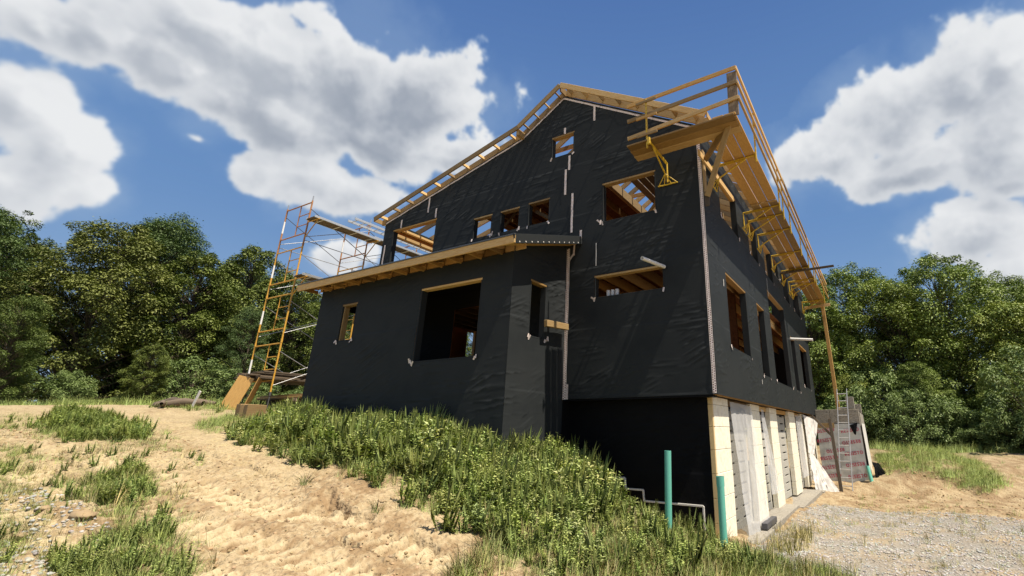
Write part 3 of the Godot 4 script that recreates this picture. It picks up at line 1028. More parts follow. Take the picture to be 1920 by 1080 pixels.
	var xw := 10.15 - 3.04
	var rd := (r1 - r0)
	var rb := Basis(X, up, rd.normalized() * -1.0)
	put("roof_membrane", box_mesh(Vector3(xw, 0.012, rd.length() + 0.03)), M.membrane, H, Transform3D(rb, Vector3(xm, 0, 0) + (r0 + r1) * 0.5 - up * 0.006))
	for k in 6: put("roof_board", box_mesh(Vector3(xw / 6 - 0.004, 0.018, rd.length() - 0.02)), M.osb, H, Transform3D(rb, Vector3(-10.15 + xw / 6 * (k + 0.5), 0, 0) + (r0 + r1) * 0.5 - up * 0.023))
	board("fascia", Vector3(-10.15, wing_roof(2.39) - 0.105, 2.39), Vector3(-3.03, wing_roof(2.39) - 0.105, 2.39), 0.035, 0.165, wood("pine"), H)
	board("drip_edge", Vector3(-10.16, wing_roof(2.4) - 0.012, 2.41), Vector3(-3.03, wing_roof(2.4) - 0.012, 2.41), 0.03, 0.032, M.drip, H)
	for k in 13:
		var xx := -10.2 + 0.585 * k
		board("rafter_tail", Vector3(xx, wing_roof(2.37) - 0.105, 2.37), Vector3(xx, wing_roof(0.02) - 0.105, 0.02), 0.04, 0.14, wood("pine"), H)
	for k in 12:
		box("frieze_block", Vector3(0.53, 0.20, 0.035), Vector3(-9.78 + 0.575 * k, 2.95, 1.86), wood("amber"), H)
		box("soffit_lookout", Vector3(0.038, 0.085, 0.46), Vector3(-10.08 + 0.575 * k, 2.835, 2.145), wood("amber"), H)
	board("end_fascia", Vector3(-3.045, wing_roof(2.41) - 0.10, 2.41), Vector3(-3.045, wing_roof(0.0) - 0.10, 0.0), 0.03, 0.19, M.wrap, H)
	board("soffit_board", Vector3(-3.24, wing_roof(2.37) - 0.175, 2.37), Vector3(-3.24, wing_roof(0.02) - 0.175, 0.02), 0.30, 0.015, wood("amber"), H)
	for k in 12:
		var zs := 2.26 - 0.19 * k
		box("staple", Vector3(0.006, 0.026, 0.026), Vector3(-3.028, wing_roof(zs) - 0.165, zs), M.tape_plain, H)
	# ---- printed tape
	tape(H, Vector3(-0.045, 0.02, 0.0), Vector3(-0.045, 5.7, 0.0), 0.075, Z, M.tape)
	tape(H, Vector3(-3.40, 0.0, 0.0), Vector3(-3.40, 3.5, 0.0), 0.085, Z, M.tape)
	tape(H, Vector3(-3.33, 0.0, 0.004), Vector3(-3.33, 0.32, 0.004), 0.06, Z, M.tape)
	tape(H, Vector3(-3.36, 3.20, 0.012), Vector3(-3.22, 3.35, 0.02), 0.05, Z, M.tape)
	tape(H, Vector3(-3.24, 3.30, 0.014), Vector3(-3.22, 3.62, 0.014), 0.05, Z, M.tape)
	for q: Array in [[-3.333, 3.91, 4.98], [-3.555, 4.99, 5.71], [-3.459, 5.68, 6.09], [-3.627, 6.805, 6.985], [-2.728, 6.91, 7.365], [-8.56, 5.63, 6.13], [-8.2, 5.38, 5.69], [-9.71, 5.35, 5.64], [-10.35, 4.0, 4.9], [-3.06, 3.6, 3.92]]:
		tape(H, Vector3(q[0], q[1], 0), Vector3(q[0], q[2], 0), 0.06, Z, M.tape)
	tape(H, Vector3(-2.63, 2.95, 0), Vector3(-2.632, 3.5, 0), 0.02, Z, M.tape_plain)
	var e := [Vector2(-10.47, 5.66), Vector2(-5.09, 7.07), Vector2(-3.70, 7.95), Vector2(-0.10, 5.80)]
	for k in 3: tape(H, Vector3(e[k].x, e[k].y, 0.002), Vector3(e[k + 1].x, e[k + 1].y, 0.002), 0.048, Z, M.tape)
	for q: Array in [[4.05, 0.5, 0.62], [1.0, 2.35, 2.5], [6.3, 3.4, 4.0]]:
		tape(H, Vector3(0, q[1], -q[0]), Vector3(0, q[2], -q[0]), 0.035, X, M.tape_plain)
	# ---- foundation: front
	sheet("basement_front_wall", Vector3(0, 0, -0.30), X, Z, -3.46, -0.30, -3.0, flat_top(-0.005), [], [], M.membrane, H, 0.005)
	box("basement_return", Vector3(0.05, 3.0, 0.36), Vector3(-3.48, -1.5, -0.15), M.membrane, H)
	box("basement_core", Vector3(3.2, 2.9, 0.2), Vector3(-1.85, -1.5, -0.42), M.concrete, H)
	box("sill_plate", Vector3(3.3, 0.04, 0.28), Vector3(-1.75, -0.02, -0.155), M.membrane, H)
	var step := [Vector2(-2.7, -1.536), Vector2(-2.078, -1.53), Vector2(-2.06, -1.726), Vector2(-1.68, -1.73), Vector2(-1.667, -1.923), Vector2(-0.484, -1.94), Vector2(-0.489, -2.6)]
	for k in step.size() - 1:
		board("edge_trim", Vector3(step[k].x, step[k].y, -0.27), Vector3(step[k + 1].x, step[k + 1].y, -0.27), 0.034, 0.03, M.tape_plain, H, Z)
	box("basement_panel", Vector3(0.95, 0.62, 0.02), Vector3(-1.0, -2.27, -0.285), M.membrane, H)
	# ---- foundation: side, foam clad piers with recesses between
	var piers := [[0.335, 1.37], [3.36, 4.35], [5.65, 6.67], [8.85, 10.09], [11.6, 12.49], [14.3, 15.4]]
	for k in piers.size():
		var za: float = piers[k][0]
		var zb: float = piers[k][1]
		var y := -2.62
		var row := 0
		while y < -0.01:
			var hh: float = min(0.41, -0.012 - y)
			var jog := 0.002 * float((row + k) % 3)
			box("foam_block", Vector3(0.14, hh - 0.004, zb - za), Vector3(-0.27 + jog, y + hh * 0.5, -(za + zb) * 0.5), M.foam, H)
			if k == 0: box("foam_edge", Vector3(0.09, hh - 0.004, 0.05), Vector3(-0.247, y + hh * 0.5, -0.304), M.foam_edge, H)
			y += 0.41
			row += 1
	for k in piers.size() - 1:
		var z0: float = piers[k][1]
		var z1: float = piers[k + 1][0]
		var y2 := -2.62
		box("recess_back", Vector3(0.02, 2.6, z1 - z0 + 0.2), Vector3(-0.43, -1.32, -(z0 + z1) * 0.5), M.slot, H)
		while y2 < -0.2:
			var wz := z1 - z0
			var mz := -(z0 + z1) * 0.5
			box("grey_block", Vector3(0.05, 0.18, wz - 0.01), Vector3(-0.385, y2 + 0.09, mz), M.block, H)
			box("grey_block", Vector3(0.048, 0.042, wz * 0.22), Vector3(-0.386, y2 + 0.201, mz), M.block, H)
			for sd: float in [-1.0, 1.0]: box("grey_block", Vector3(0.048, 0.042, wz * 0.12), Vector3(-0.386, y2 + 0.201, mz + sd * (wz * 0.44 - 0.01)), M.block, H)
			y2 += 0.222
		box("lintel", Vector3(0.1, 0.12, z1 - z0 - 0.01), Vector3(-0.34, -0.07, -(z0 + z1) * 0.5), wood("amber"), H)
	# stepped footing ledge
	for s: Array in [[0.2, 2.6, -2.60, 0.28], [2.6, 6.6, -2.60, 0.20], [6.6, 11.3, -2.66, 0.30], [11.3, 15.4, -2.72, 0.34]]:
		box("footing", Vector3(s[3] + 0.5, 0.4, s[1] - s[0] - 0.004), Vector3((s[3] - 0.5) * 0.5 - 0.02, s[2] - 0.2, -(s[0] + s[1]) * 0.5), M.concrete, H)
	board("steel_channel", Vector3(0.12, -2.52, -2.3), Vector3(0.12, -2.52, -3.35), 0.12, 0.12, M.dark_steel, H)

func over_hole(u: float, holes: Array) -> bool:
	for r: Rect2 in holes:
		if u > r.position.x - 0.03 and u < r.end.x + 0.03: return true
	return false

func in_holes(u: float, holes: Array, v: float) -> bool:
	for r: Rect2 in holes:
		if u > r.position.x - 0.03 and u < r.end.x + 0.03 and (v > r.position.y - 1.3 and v < r.end.y + 1.3): return true
	return false

# ---------------------------------------------------------------- bracket platform under the eave
func eave_platform() -> void:
	var S := thing("bracket_scaffold", "timber walkway on yellow wall brackets with guard rails round the house corner", "scaffold")
	var Z := Vector3(0, 0, 1)
	for z: float in [-0.743, -3.591, -4.217, -5.401, -7.571, -9.507, -11.103, -11.75, -14.85]:
		var b := Node3D.new()
		b.name = "bracket"
		S.add_child(b, true)
		b.position = Vector3(0, 0, z)
		bracket(b, Basis.IDENTITY)
		board("guard_post", Vector3(1.03, 5.0, z + 0.03), Vector3(1.06, 6.25, z + 0.03), 0.035, 0.035, M.yellow, S, Z)
	var fb := Node3D.new()
	fb.name = "bracket"
	S.add_child(fb, true)
	fb.position = Vector3(-0.79, -0.08, 0)
	bracket(fb, Basis(Vector3.UP, -PI / 2))
	board("guard_post", Vector3(-0.87, 5.0, 0.93), Vector3(-0.87, 6.24, 0.93), 0.035, 0.035, M.yellow, S, Z)
	# planks along the side
	var cuts := [0.92, -3.28, -7.62, -11.9, -15.75]
	for k in cuts.size() - 1:
		for p in 3:
			var jog := rng.randf_range(-0.05, 0.05)
			board("plank", Vector3(0.425 + 0.237 * p, 5.222, cuts[k] + jog - 0.01), Vector3(0.425 + 0.237 * p, 5.222 + 0.004, cuts[k + 1] + jog + 0.01), 0.222, 0.038, wood("amber"), S)
		if k > 0: box("cleat", Vector3(0.66, 0.03, 0.06), Vector3(0.66, 5.19, cuts[k] + 0.02), wood("amber"), S)
	for p in 3:
		board("plank", Vector3(-1.37 + 0.02 * p, 5.165, 0.42 + 0.222 * p), Vector3(0.98, 5.185, 0.42 + 0.222 * p), 0.212, 0.038, wood("amber"), S)
	# rails: front then side
	for r: Array in [[6.20, 6.27], [5.81, 5.93], [5.37, 5.56]]:
		board("guard_rail", Vector3(-1.33, r[0], 0.92), Vector3(1.10, r[1], 0.92), 0.04, 0.088, wood("pine"), S)
		board("rail_splice", Vector3(-1.10, r[0] - 0.05, 0.955), Vector3(-0.62, r[0] - 0.035, 0.955), 0.03, 0.06, wood("amber"), S)
		var y: float = r[1] - 0.01
		var c2 := [0.93, -4.2, -8.9, -13.2, -15.9]
		for k in c2.size() - 1:
			board("guard_rail", Vector3(1.10, y, c2[k]), Vector3(1.10 + 0.01 * k, y - 0.02, c2[k + 1] - 0.25), 0.04 + 0.002 * (k % 2), 0.088, wood("pine"), S)
	board("corner_board", Vector3(0.97, 5.2, 0.87), Vector3(1.0, 6.22, 0.87), 0.20, 0.038, wood("grey_wood"), S, Z)
	# timber props at the corner
	board("prop", Vector3(0.86, 5.32, 0.66), Vector3(0.12, 3.98, 0.16), 0.12, 0.04, wood("amber"), S, Z)
	board("prop", Vector3(0.72, 5.22, 0.55), Vector3(0.10, 4.90, 0.05), 0.13, 0.04, wood("amber"), S, Z)
	board("prop_foot", Vector3(0.10, 4.12, 0.10), Vector3(0.10, 3.78, 0.12), 0.10, 0.04, wood("grey_wood"), S, Z)
	board("ledger", Vector3(0.06, 4.93, 0.38), Vector3(0.06, 5.06, -2.4), 0.04, 0.14, wood("pine"), S)
	board("corner_upright", Vector3(0.03, 4.1, -0.05), Vector3(0.03, 5.2, -0.05), 0.14, 0.04, wood("pine"), S, Vector3(1, 0, 0))
	box("outrigger", Vector3(1.9, 0.05, 0.16), Vector3(0.93, 5.05, -9.4), wood("grey_wood"), S)
	# long post at the far end with its cross beam
	board("end_post", Vector3(0.90, -2.9, -15.55), Vector3(0.86, 5.06, -15.55), 0.15, 0.09, wood("amber"), S, Z)
	board("end_post", Vector3(0.90, -2.9, -15.64), Vector3(0.86, 5.06, -15.64), 0.15, 0.085, wood("pine"), S, Z)
	board("cross_beam", Vector3(0.05, 5.0, -15.45), Vector3(1.2, 5.05, -15.45), 0.04, 0.14, wood("pine"), S)
	var wb := board("prop_beam", Vector3(-3.30, 1.50, 0.94), Vector3(-3.30, 1.56, 0.12), 0.09, 0.14, wood("pine"), self)
	tag(wb, "short pale timber block laid against the tape strip beside the narrow window", "timber")

func bracket(o: Node, b: Basis) -> void:
	var a := func(x: float, y: float, z: float) -> Vector3: return b * Vector3(x, y, z)
	tube("arm", a.call(0.03, 5.16, 0), a.call(1.0, 5.185, 0), 0.022, M.yellow, o)
	tube("arm_flange", a.call(0.10, 5.12, 0), a.call(0.80, 5.145, 0), 0.014, M.yellow, o)
	tube("upright", a.call(0.035, 4.68, 0), a.call(0.035, 5.17, 0), 0.02, M.yellow, o)
	tube("strut", a.call(0.80, 5.15, 0), a.call(0.17, 4.83, 0), 0.019, M.yellow, o)
	tube("foot_bar", a.call(0.03, 4.63, -0.23), a.call(0.03, 4.63, 0.23), 0.016, M.yellow, o)
	for s: float in [-0.22, -0.08, 0.08, 0.22]:
		tube("foot_spoke", a.call(0.17, 4.83, 0), a.call(0.03, 4.63, s), 0.011, M.yellow, o)
	put("end_bracket", box_mesh(Vector3(0.05, 0.16, 0.06)), M.yellow, o, Transform3D(b, b * Vector3(1.02, 5.18, 0)))

# ---------------------------------------------------------------- scaffold tower on the far side
func tower() -> void:
	var S := thing("scaffold_tower", "tall orange tube scaffold with end ladders standing beyond the low wing", "scaffold")
	var xl := -14.58
	var xr := -13.12
	var lv := [0.38, 1.95, 3.52, 5.12]
	for z: float in [1.0, -1.17, -3.34]:
		for k in 4:
			var m: Material = M.orange_tube if k < 3 else M.rust_tube
			var f := Node3D.new()
			f.name = "frame"
			S.add_child(f, true)
			f.position = Vector3(xl, lv[k], z)
			var h := 1.57
			var w := xr - xl
			var f0 := Vector3.ZERO
			tube("post", f0, Vector3(0, h, 0), 0.025, m, f)
			tube("post", Vector3(w, 0, 0), Vector3(w, h, 0), 0.025, m, f)
			tube("rung", Vector3(0, h - 0.06, 0), Vector3(w, h - 0.06, 0), 0.021, m, f)
			tube("rung", Vector3(0, 0.40, 0), Vector3(w, 0.40, 0), 0.021, m, f)
			tube("ladder_rail", Vector3(w * 0.58, 0.40, 0), Vector3(w * 0.58, h - 0.06, 0), 0.017, m, f)
			tube("step", Vector3(w * 0.58, h - 0.46, 0), Vector3(w, h - 0.46, 0), 0.015, m, f)
			tube("step", Vector3(w * 0.58, h - 0.84, 0), Vector3(w, h - 0.84, 0), 0.015, m, f)
			tube("white_band", Vector3(0, h * 0.42, 0), Vector3(0, h * 0.70, 0), 0.027, M.white_pvc, f)
			for px: float in [0.0, w]: tube("coupling", Vector3(px, -0.05, 0), Vector3(px, 0.06, 0), 0.030, M.dark_steel if k == 0 else m, f)
		for px2: float in [xl, xr]:
			tube("screw_jack", Vector3(px2, base_height(px2, z) - 0.1, z), Vector3(px2, 0.42, z), 0.016, M.dark_steel, S)
			tube("spigot", Vector3(px2, 6.66, z), Vector3(px2, 6.86, z), 0.018, M.steel, S)
			box("base_plate", Vector3(0.25, 0.04, 0.25), Vector3(px2, base_height(px2, z) + 0.04, z), M.dark_steel, S)
	for bay in 2:
		var z0: float = [1.0, -1.17][bay]
		var z1: float = [-1.17, -3.34][bay]
		for px3: float in [xl, xr]:
			for k in 4:
				var y: float = lv[k]
				tube("cross_brace", Vector3(px3 + 0.03, y + 1.25, z0), Vector3(px3 + 0.03, y + 0.25, z1), 0.011, M.steel if k < 3 else M.dark_steel, S)
				tube("cross_brace", Vector3(px3 + 0.045, y + 0.25, z0), Vector3(px3 + 0.045, y + 1.25, z1), 0.011, M.steel, S)
			tube("tie_rod", Vector3(px3 + 0.03, 5.25, z0), Vector3(px3 + 0.03, 5.25, z1), 0.012, M.steel, S)
	for lvl: float in [5.9, 3.93]:
		for z: float in [1.0, -1.17, -3.34]:
			tube("side_bracket", Vector3(xr, lvl, z), Vector3(-12.5, lvl, z), 0.02, M.orange_tube, S)
			tube("side_bracket", Vector3(xr, lvl - 0.55, z), Vector3(-12.55, lvl - 0.02, z), 0.016, M.orange_tube, S)
	for pl: Array in [[5.94, 1.12, -1.3], [5.98, -1.05, -3.5], [3.97, 1.12, -1.3]]:
		var d := thing("scaffold_deck", ("grey framed scaffold plank level with the low eave" if pl[0] < 5.0 else "grey framed scaffold plank on the upper side brackets"), "plank", Vector3(-12.8, pl[0], (pl[1] + pl[2]) * 0.5), "scaffold planks on the side brackets")
		var l: float = pl[1] - pl[2]
		box("panel", Vector3(0.44, 0.012, l - 0.02), Vector3(0, 0.02, 0), wood("grey_wood"), d)
		for s: float in [-1.0, 1.0]: box("side_rail", Vector3(0.03, 0.075, l), Vector3(s * 0.235, 0.02, 0), M.alu, d)
		for k in 4: box("cross_bar", Vector3(0.44, 0.035, 0.04), Vector3(0, -0.006, -l * 0.5 + l * (k + 0.5) / 4), M.alu, d)
	var ld := thing("aluminium_ladder", "aluminium ladder lying flat as a walkway on top of the orange scaffold", "ladder", Vector3(-12.9, 6.47, -2.4))
	for s: float in [-0.2, 0.2]: box("rail", Vector3(0.03, 0.09, 4.2), Vector3(s, 0, 0), M.alu, ld)
	for k in 14: tube("rung", Vector3(-0.19, 0, -1.95 + 0.3 * k), Vector3(0.19, 0, -1.95 + 0.3 * k), 0.015, M.alu, ld)
	# planks stored on the lowest frame
	var n := 0
	for row in 5:
		for col in 5:
			var wdt := 0.24
			var zz := 1.28 + rng.randf_range(-0.18, 0.22)
			var o := box("stored_plank", Vector3(wdt, 0.042, 3.9), Vector3(-14.45 + 0.30 * col + rng.randf_range(-0.03, 0.03), 0.83 + 0.046 * row, zz - 1.95), wood("grey_wood"), self, Vector3(0, rng.randf_range(-0.01, 0.01), 0))
			tag(o, "weathered grey plank in the stack stored across the orange scaffold", "plank", "weathered planks stacked on the scaffold")
			n += 1

# ---------------------------------------------------------------- things lying about
func site() -> void:
	# sheets of board leaning on the scaffold
	var o := board("leaning_board", Vector3(-13.75, -0.25, 1.80), Vector3(-13.60, 0.86, 1.48), 0.60, 0.02, M.amber[0], self, Vector3(0.25, 0.0, 1))
	tag(o, "orange brown board sheet leaning on the scaffold foot, its face towards the track", "board")
	o = board("leaning_board", Vector3(-13.28, -0.25, 1.55), Vector3(-13.20, 0.80, 1.30), 0.50, 0.02, wood("amber"), self, Vector3(-0.75, 0.0, 1))
	tag(o, "darker brown board sheet leaning beside the orange one at the scaffold", "board")
	# block of timber
	var bl := thing("timber_block", "cut pale timber block standing in the grass before the scaffold", "timber", Vector3(-10.72, -0.36, 2.55))
	for k in 3: box("ply", Vector3(0.17, 0.34, 0.42), Vector3(0.175 * k - 0.2, 0.16 - 0.01 * k, 0), wood("pine"), bl)
	# saw horses with lumber
	for k in 2:
		var h := thing("sawhorse", "worn sawhorse carrying pale lumber next to the scaffold", "sawhorse", Vector3(-14.2 + 1.35 * k, 0.0, 0.0), "sawhorses under the lumber")
		box("beam", Vector3(0.09, 0.09, 1.0), Vector3(0, 0.24, 0), wood("grey_wood"), h)
		for s: Vector2 in [Vector2(-1, -1), Vector2(-1, 1), Vector2(1, -1), Vector2(1, 1)]:
			board("leg", Vector3(0.05 * s.x, 0.26, 0.42 * s.y), Vector3(0.28 * s.x, -0.35, 0.46 * s.y), 0.09, 0.03, wood("grey_wood"), h, Vector3(0, 0, 1))
	for k in 6:
		var lm := box("lumber", Vector3(2.5 - 0.08 * (k % 3), 0.04, 0.13), Vector3(-13.95 + 0.05 * k, 0.31 + 0.043 * (k / 2), 0.15 + 0.16 * (k % 2)), wood("pine"), self, Vector3(0, rng.randf_range(-0.02, 0.02), 0))
		tag(lm, "pale fresh lumber board lying on the sawhorses", "lumber", "lumber on the sawhorses")
	for q: Array in [[-14.9, 2.4, 0.5, 1.3, 0.12], [-15.3, 1.9, 0.9, 1.0, 0.1], [-14.6, 2.9, -0.4, 0.8, 0.07], [-15.8, 2.3, 0.1, 1.5, 0.13]]:
		var st := SurfaceTool.new()
		st.begin(Mesh.PRIMITIVE_TRIANGLES)
		var d: Vector3 = Vector3(cos(q[2]), 0.05, -sin(q[2])) * float(q[3])
		tube_into(st, [Vector3.ZERO - d * 0.5, d * 0.1 + Vector3(0, 0.06, 0), d * 0.5], [q[4] * 0.8, q[4], q[4] * 0.6], 7)
		var lg := put("log", st.commit(), wood("grey_wood"), self, Transform3D(Basis.IDENTITY, Vector3(q[0], base_height(q[0], q[1]) + 0.09, q[1])))
		tag(lg, "grey dead log lying in the scrap heap beside the leaning board", "log", "logs beside the leaning board")
	# two boards stuck upright in the scrap
	o = board("scrap_board", Vector3(-14.35, -0.15, 2.35), Vector3(-14.15, 0.42, 2.3), 0.12, 0.02, M.tape_plain, self, Vector3(0, 0, 1))
	tag(o, "short white scrap board standing upright among the logs", "board")
	o = box("foundation_board", Vector3(1.5, 0.14, 0.05), Vector3(-9.2, -0.38, 2.05), M.dark_steel, self)
	tag(o, "dark plank lying along the foot of the wing wall", "plank")
	# drain pipes
	var p1 := pipe("drain_pipe", Vector3(-0.66, -2.3, 1.0), Vector3(-0.623, -0.957, 1.0), 0.056, M.green_pvc, false)
	tag(p1, "taller green plastic drain pipe standing in the weeds", "pipe")
	var p2 := pipe("drain_pipe", Vector3(0.20, -2.6, 0.9), Vector3(0.212, -1.325, 0.9), 0.056, M.green_pvc, true)
	tag(p2, "green plastic drain pipe with socket beside the cream foundation corner", "pipe")
	var p3 := pipe("drain_pipe", Vector3(1.86, -2.9, -14.2), Vector3(1.74, -2.0, -14.5), 0.07, M.green_pvc, false)
	tag(p3, "green plastic drain pipe leaning at the end of the printed wall", "pipe")
	var w1 := pipe("waste_pipe", Vector3(-0.94, 2.63, 0.05), Vector3(-1.122, 2.63, 0.763), 0.04, M.white_pvc, false)
	tag(w1, "white plastic pipe poking out of the low wide window", "pipe")
	var w2 := pipe("waste_pipe", Vector3(-0.1, 2.645, -9.98), Vector3(0.774, 2.531, -9.98), 0.045, M.white_pvc, false)
	tag(w2, "white plastic pipe poking out of the long side wall", "pipe")
	# stack of clear containers on the sill
	for k in 3:
		var cu := pipe("plastic_jar", Vector3(-2.36 + 0.11 * k, 2.20, -0.09), Vector3(-2.36 + 0.11 * k, 2.34, -0.09), 0.045, M.poly, false)
		tag(cu, "clear plastic jar on the sill of the low wide window", "jar", "jars on the window sill")
	# stones
	var r := RandomNumberGenerator.new()
	r.seed = 9
	for q: Array in [[-4.9, 6.72, 0.09], [-4.78, 7.15, 0.05], [-3.9, 7.06, 0.05], [-5.4, 6.9, 0.05], [-3.3, 4.35, 0.04]]:
		var sm := stone_mesh(r.randi() % 1000, 9)
		var so := put("stone", sm, M.clod, self, Transform3D(Basis(Vector3.UP, r.randf() * 6.0).scaled(Vector3(q[2] * 1.5, q[2] * 0.55, q[2])), Vector3(q[0], ground(q[0], q[1]) + q[2] * 0.15, q[1])))
		tag(so, "loose pale stone lying on the sandy track", "stone", "loose stones on the track")

func pipe(called: String, a: Vector3, b: Vector3, r: float, m: Material, socket: bool) -> MeshInstance3D:
	var st := SurfaceTool.new()
	st.begin(Mesh.PRIMITIVE_TRIANGLES)
	var d := b - a
	var pts := [Vector3.ZERO, d]
	var rad := [r, r]
	if socket:
		var n := d.normalized()
		pts = [Vector3.ZERO, d - n * 0.16, d - n * 0.14, d]
		rad = [r, r, r * 1.12, r * 1.12]
	tube_into(st, pts, rad, 16)
	var ri := []
	for q in rad: ri.append(q - 0.006)
	tube_into(st, pts, ri, 16)
	# rim
	var x := d.normalized().cross(Vector3(0.3, 0.1, 0.9)).normalized()
	var y := d.normalized().cross(x)
	var e: float = rad[-1]
	for s in 16:
		var a0 := TAU * s / 16.0
		var a1 := TAU * (s + 1) / 16.0
		var q: Array[Vector3] = [d + (x * cos(a0) + y * sin(a0)) * e, d + (x * cos(a1) + y * sin(a1)) * e, d + (x * cos(a1) + y * sin(a1)) * (e - 0.006), d + (x * cos(a0) + y * sin(a0)) * (e - 0.006)]
		quad(st, q, d.normalized())
	return put(called, st.commit(), m, self, Transform3D(Basis.IDENTITY, a))

func stone_mesh(seed_: int, n: int) -> Mesh:
	var f := FastNoiseLite.new()
	f.seed = seed_
	f.frequency = 0.9
	var V := PackedVector3Array()
	var N := PackedVector3Array()
	var C := PackedColorArray()
	var I := PackedInt32Array()
	var m := n * 2
	for j in n + 1:
		for i in m:
			var e := PI * (float(j) / n - 0.5)
			var a := TAU * i / m
			var d := Vector3(cos(e) * cos(a), sin(e), cos(e) * sin(a))
			V.append(d * (1.0 + 0.8 * f.get_noise_3dv(d * 1.9)))
			N.append(d)
			C.append(Color(1, 1, 1))
	for j in n:
		for i in m:
			var p := j * m + i
			var q := j * m + (i + 1) % m
			I.append_array(PackedInt32Array([p, q + m, p + m, p, q, q + m]))
	return arrays(V, N, C, I)

# ---------------------------------------------------------------- the basement court at the far end
func cloth(called: String, A: Vector3, B: Vector3, C2: Vector3, D: Vector3, seed_: int, depth: float, m: Material, parent: Node, nu := 16, nv := 40) -> MeshInstance3D:
	# a hanging sheet between four corners (A, B on top; D, C2 below), with folds
	var f := FastNoiseLite.new()
	f.seed = seed_
	f.frequency = 1.0
	var n := (D - A).cross(B - A).normalized()
	var V := PackedVector3Array()
	var N := PackedVector3Array()
	var I := PackedInt32Array()
	for j in nv + 1:
		for i in nu + 1:
			var u := float(i) / nu
			var v := float(j) / nv
			var p := A.lerp(B, u).lerp(D.lerp(C2, u), v)
			var w := func(uu: float, vv: float) -> float: return depth * (f.get_noise_2d(uu * 4.0, vv * 0.5) + 0.3 * f.get_noise_2d(uu * 7.0 + vv * 2.0, vv * 2.0)) * (0.25 + 0.9 * vv)
			var d: float = w.call(u, v)
			V.append(p + n * d)
			var du: float = (w.call(u + 0.02, v) - d) / (0.02 * (B - A).length())
			var dv: float = (w.call(u, v + 0.02) - d) / (0.02 * (D - A).length())
			N.append((n - (B - A).normalized() * du - (D - A).normalized() * dv).normalized())
			if i < nu and j < nv:
				var k := j * (nu + 1) + i
				I.append_array(PackedInt32Array([k, k + 1, k + nu + 2, k, k + nu + 2, k + nu + 1]))
	return put(called, arrays(V, N, PackedColorArray(), I), m, parent)

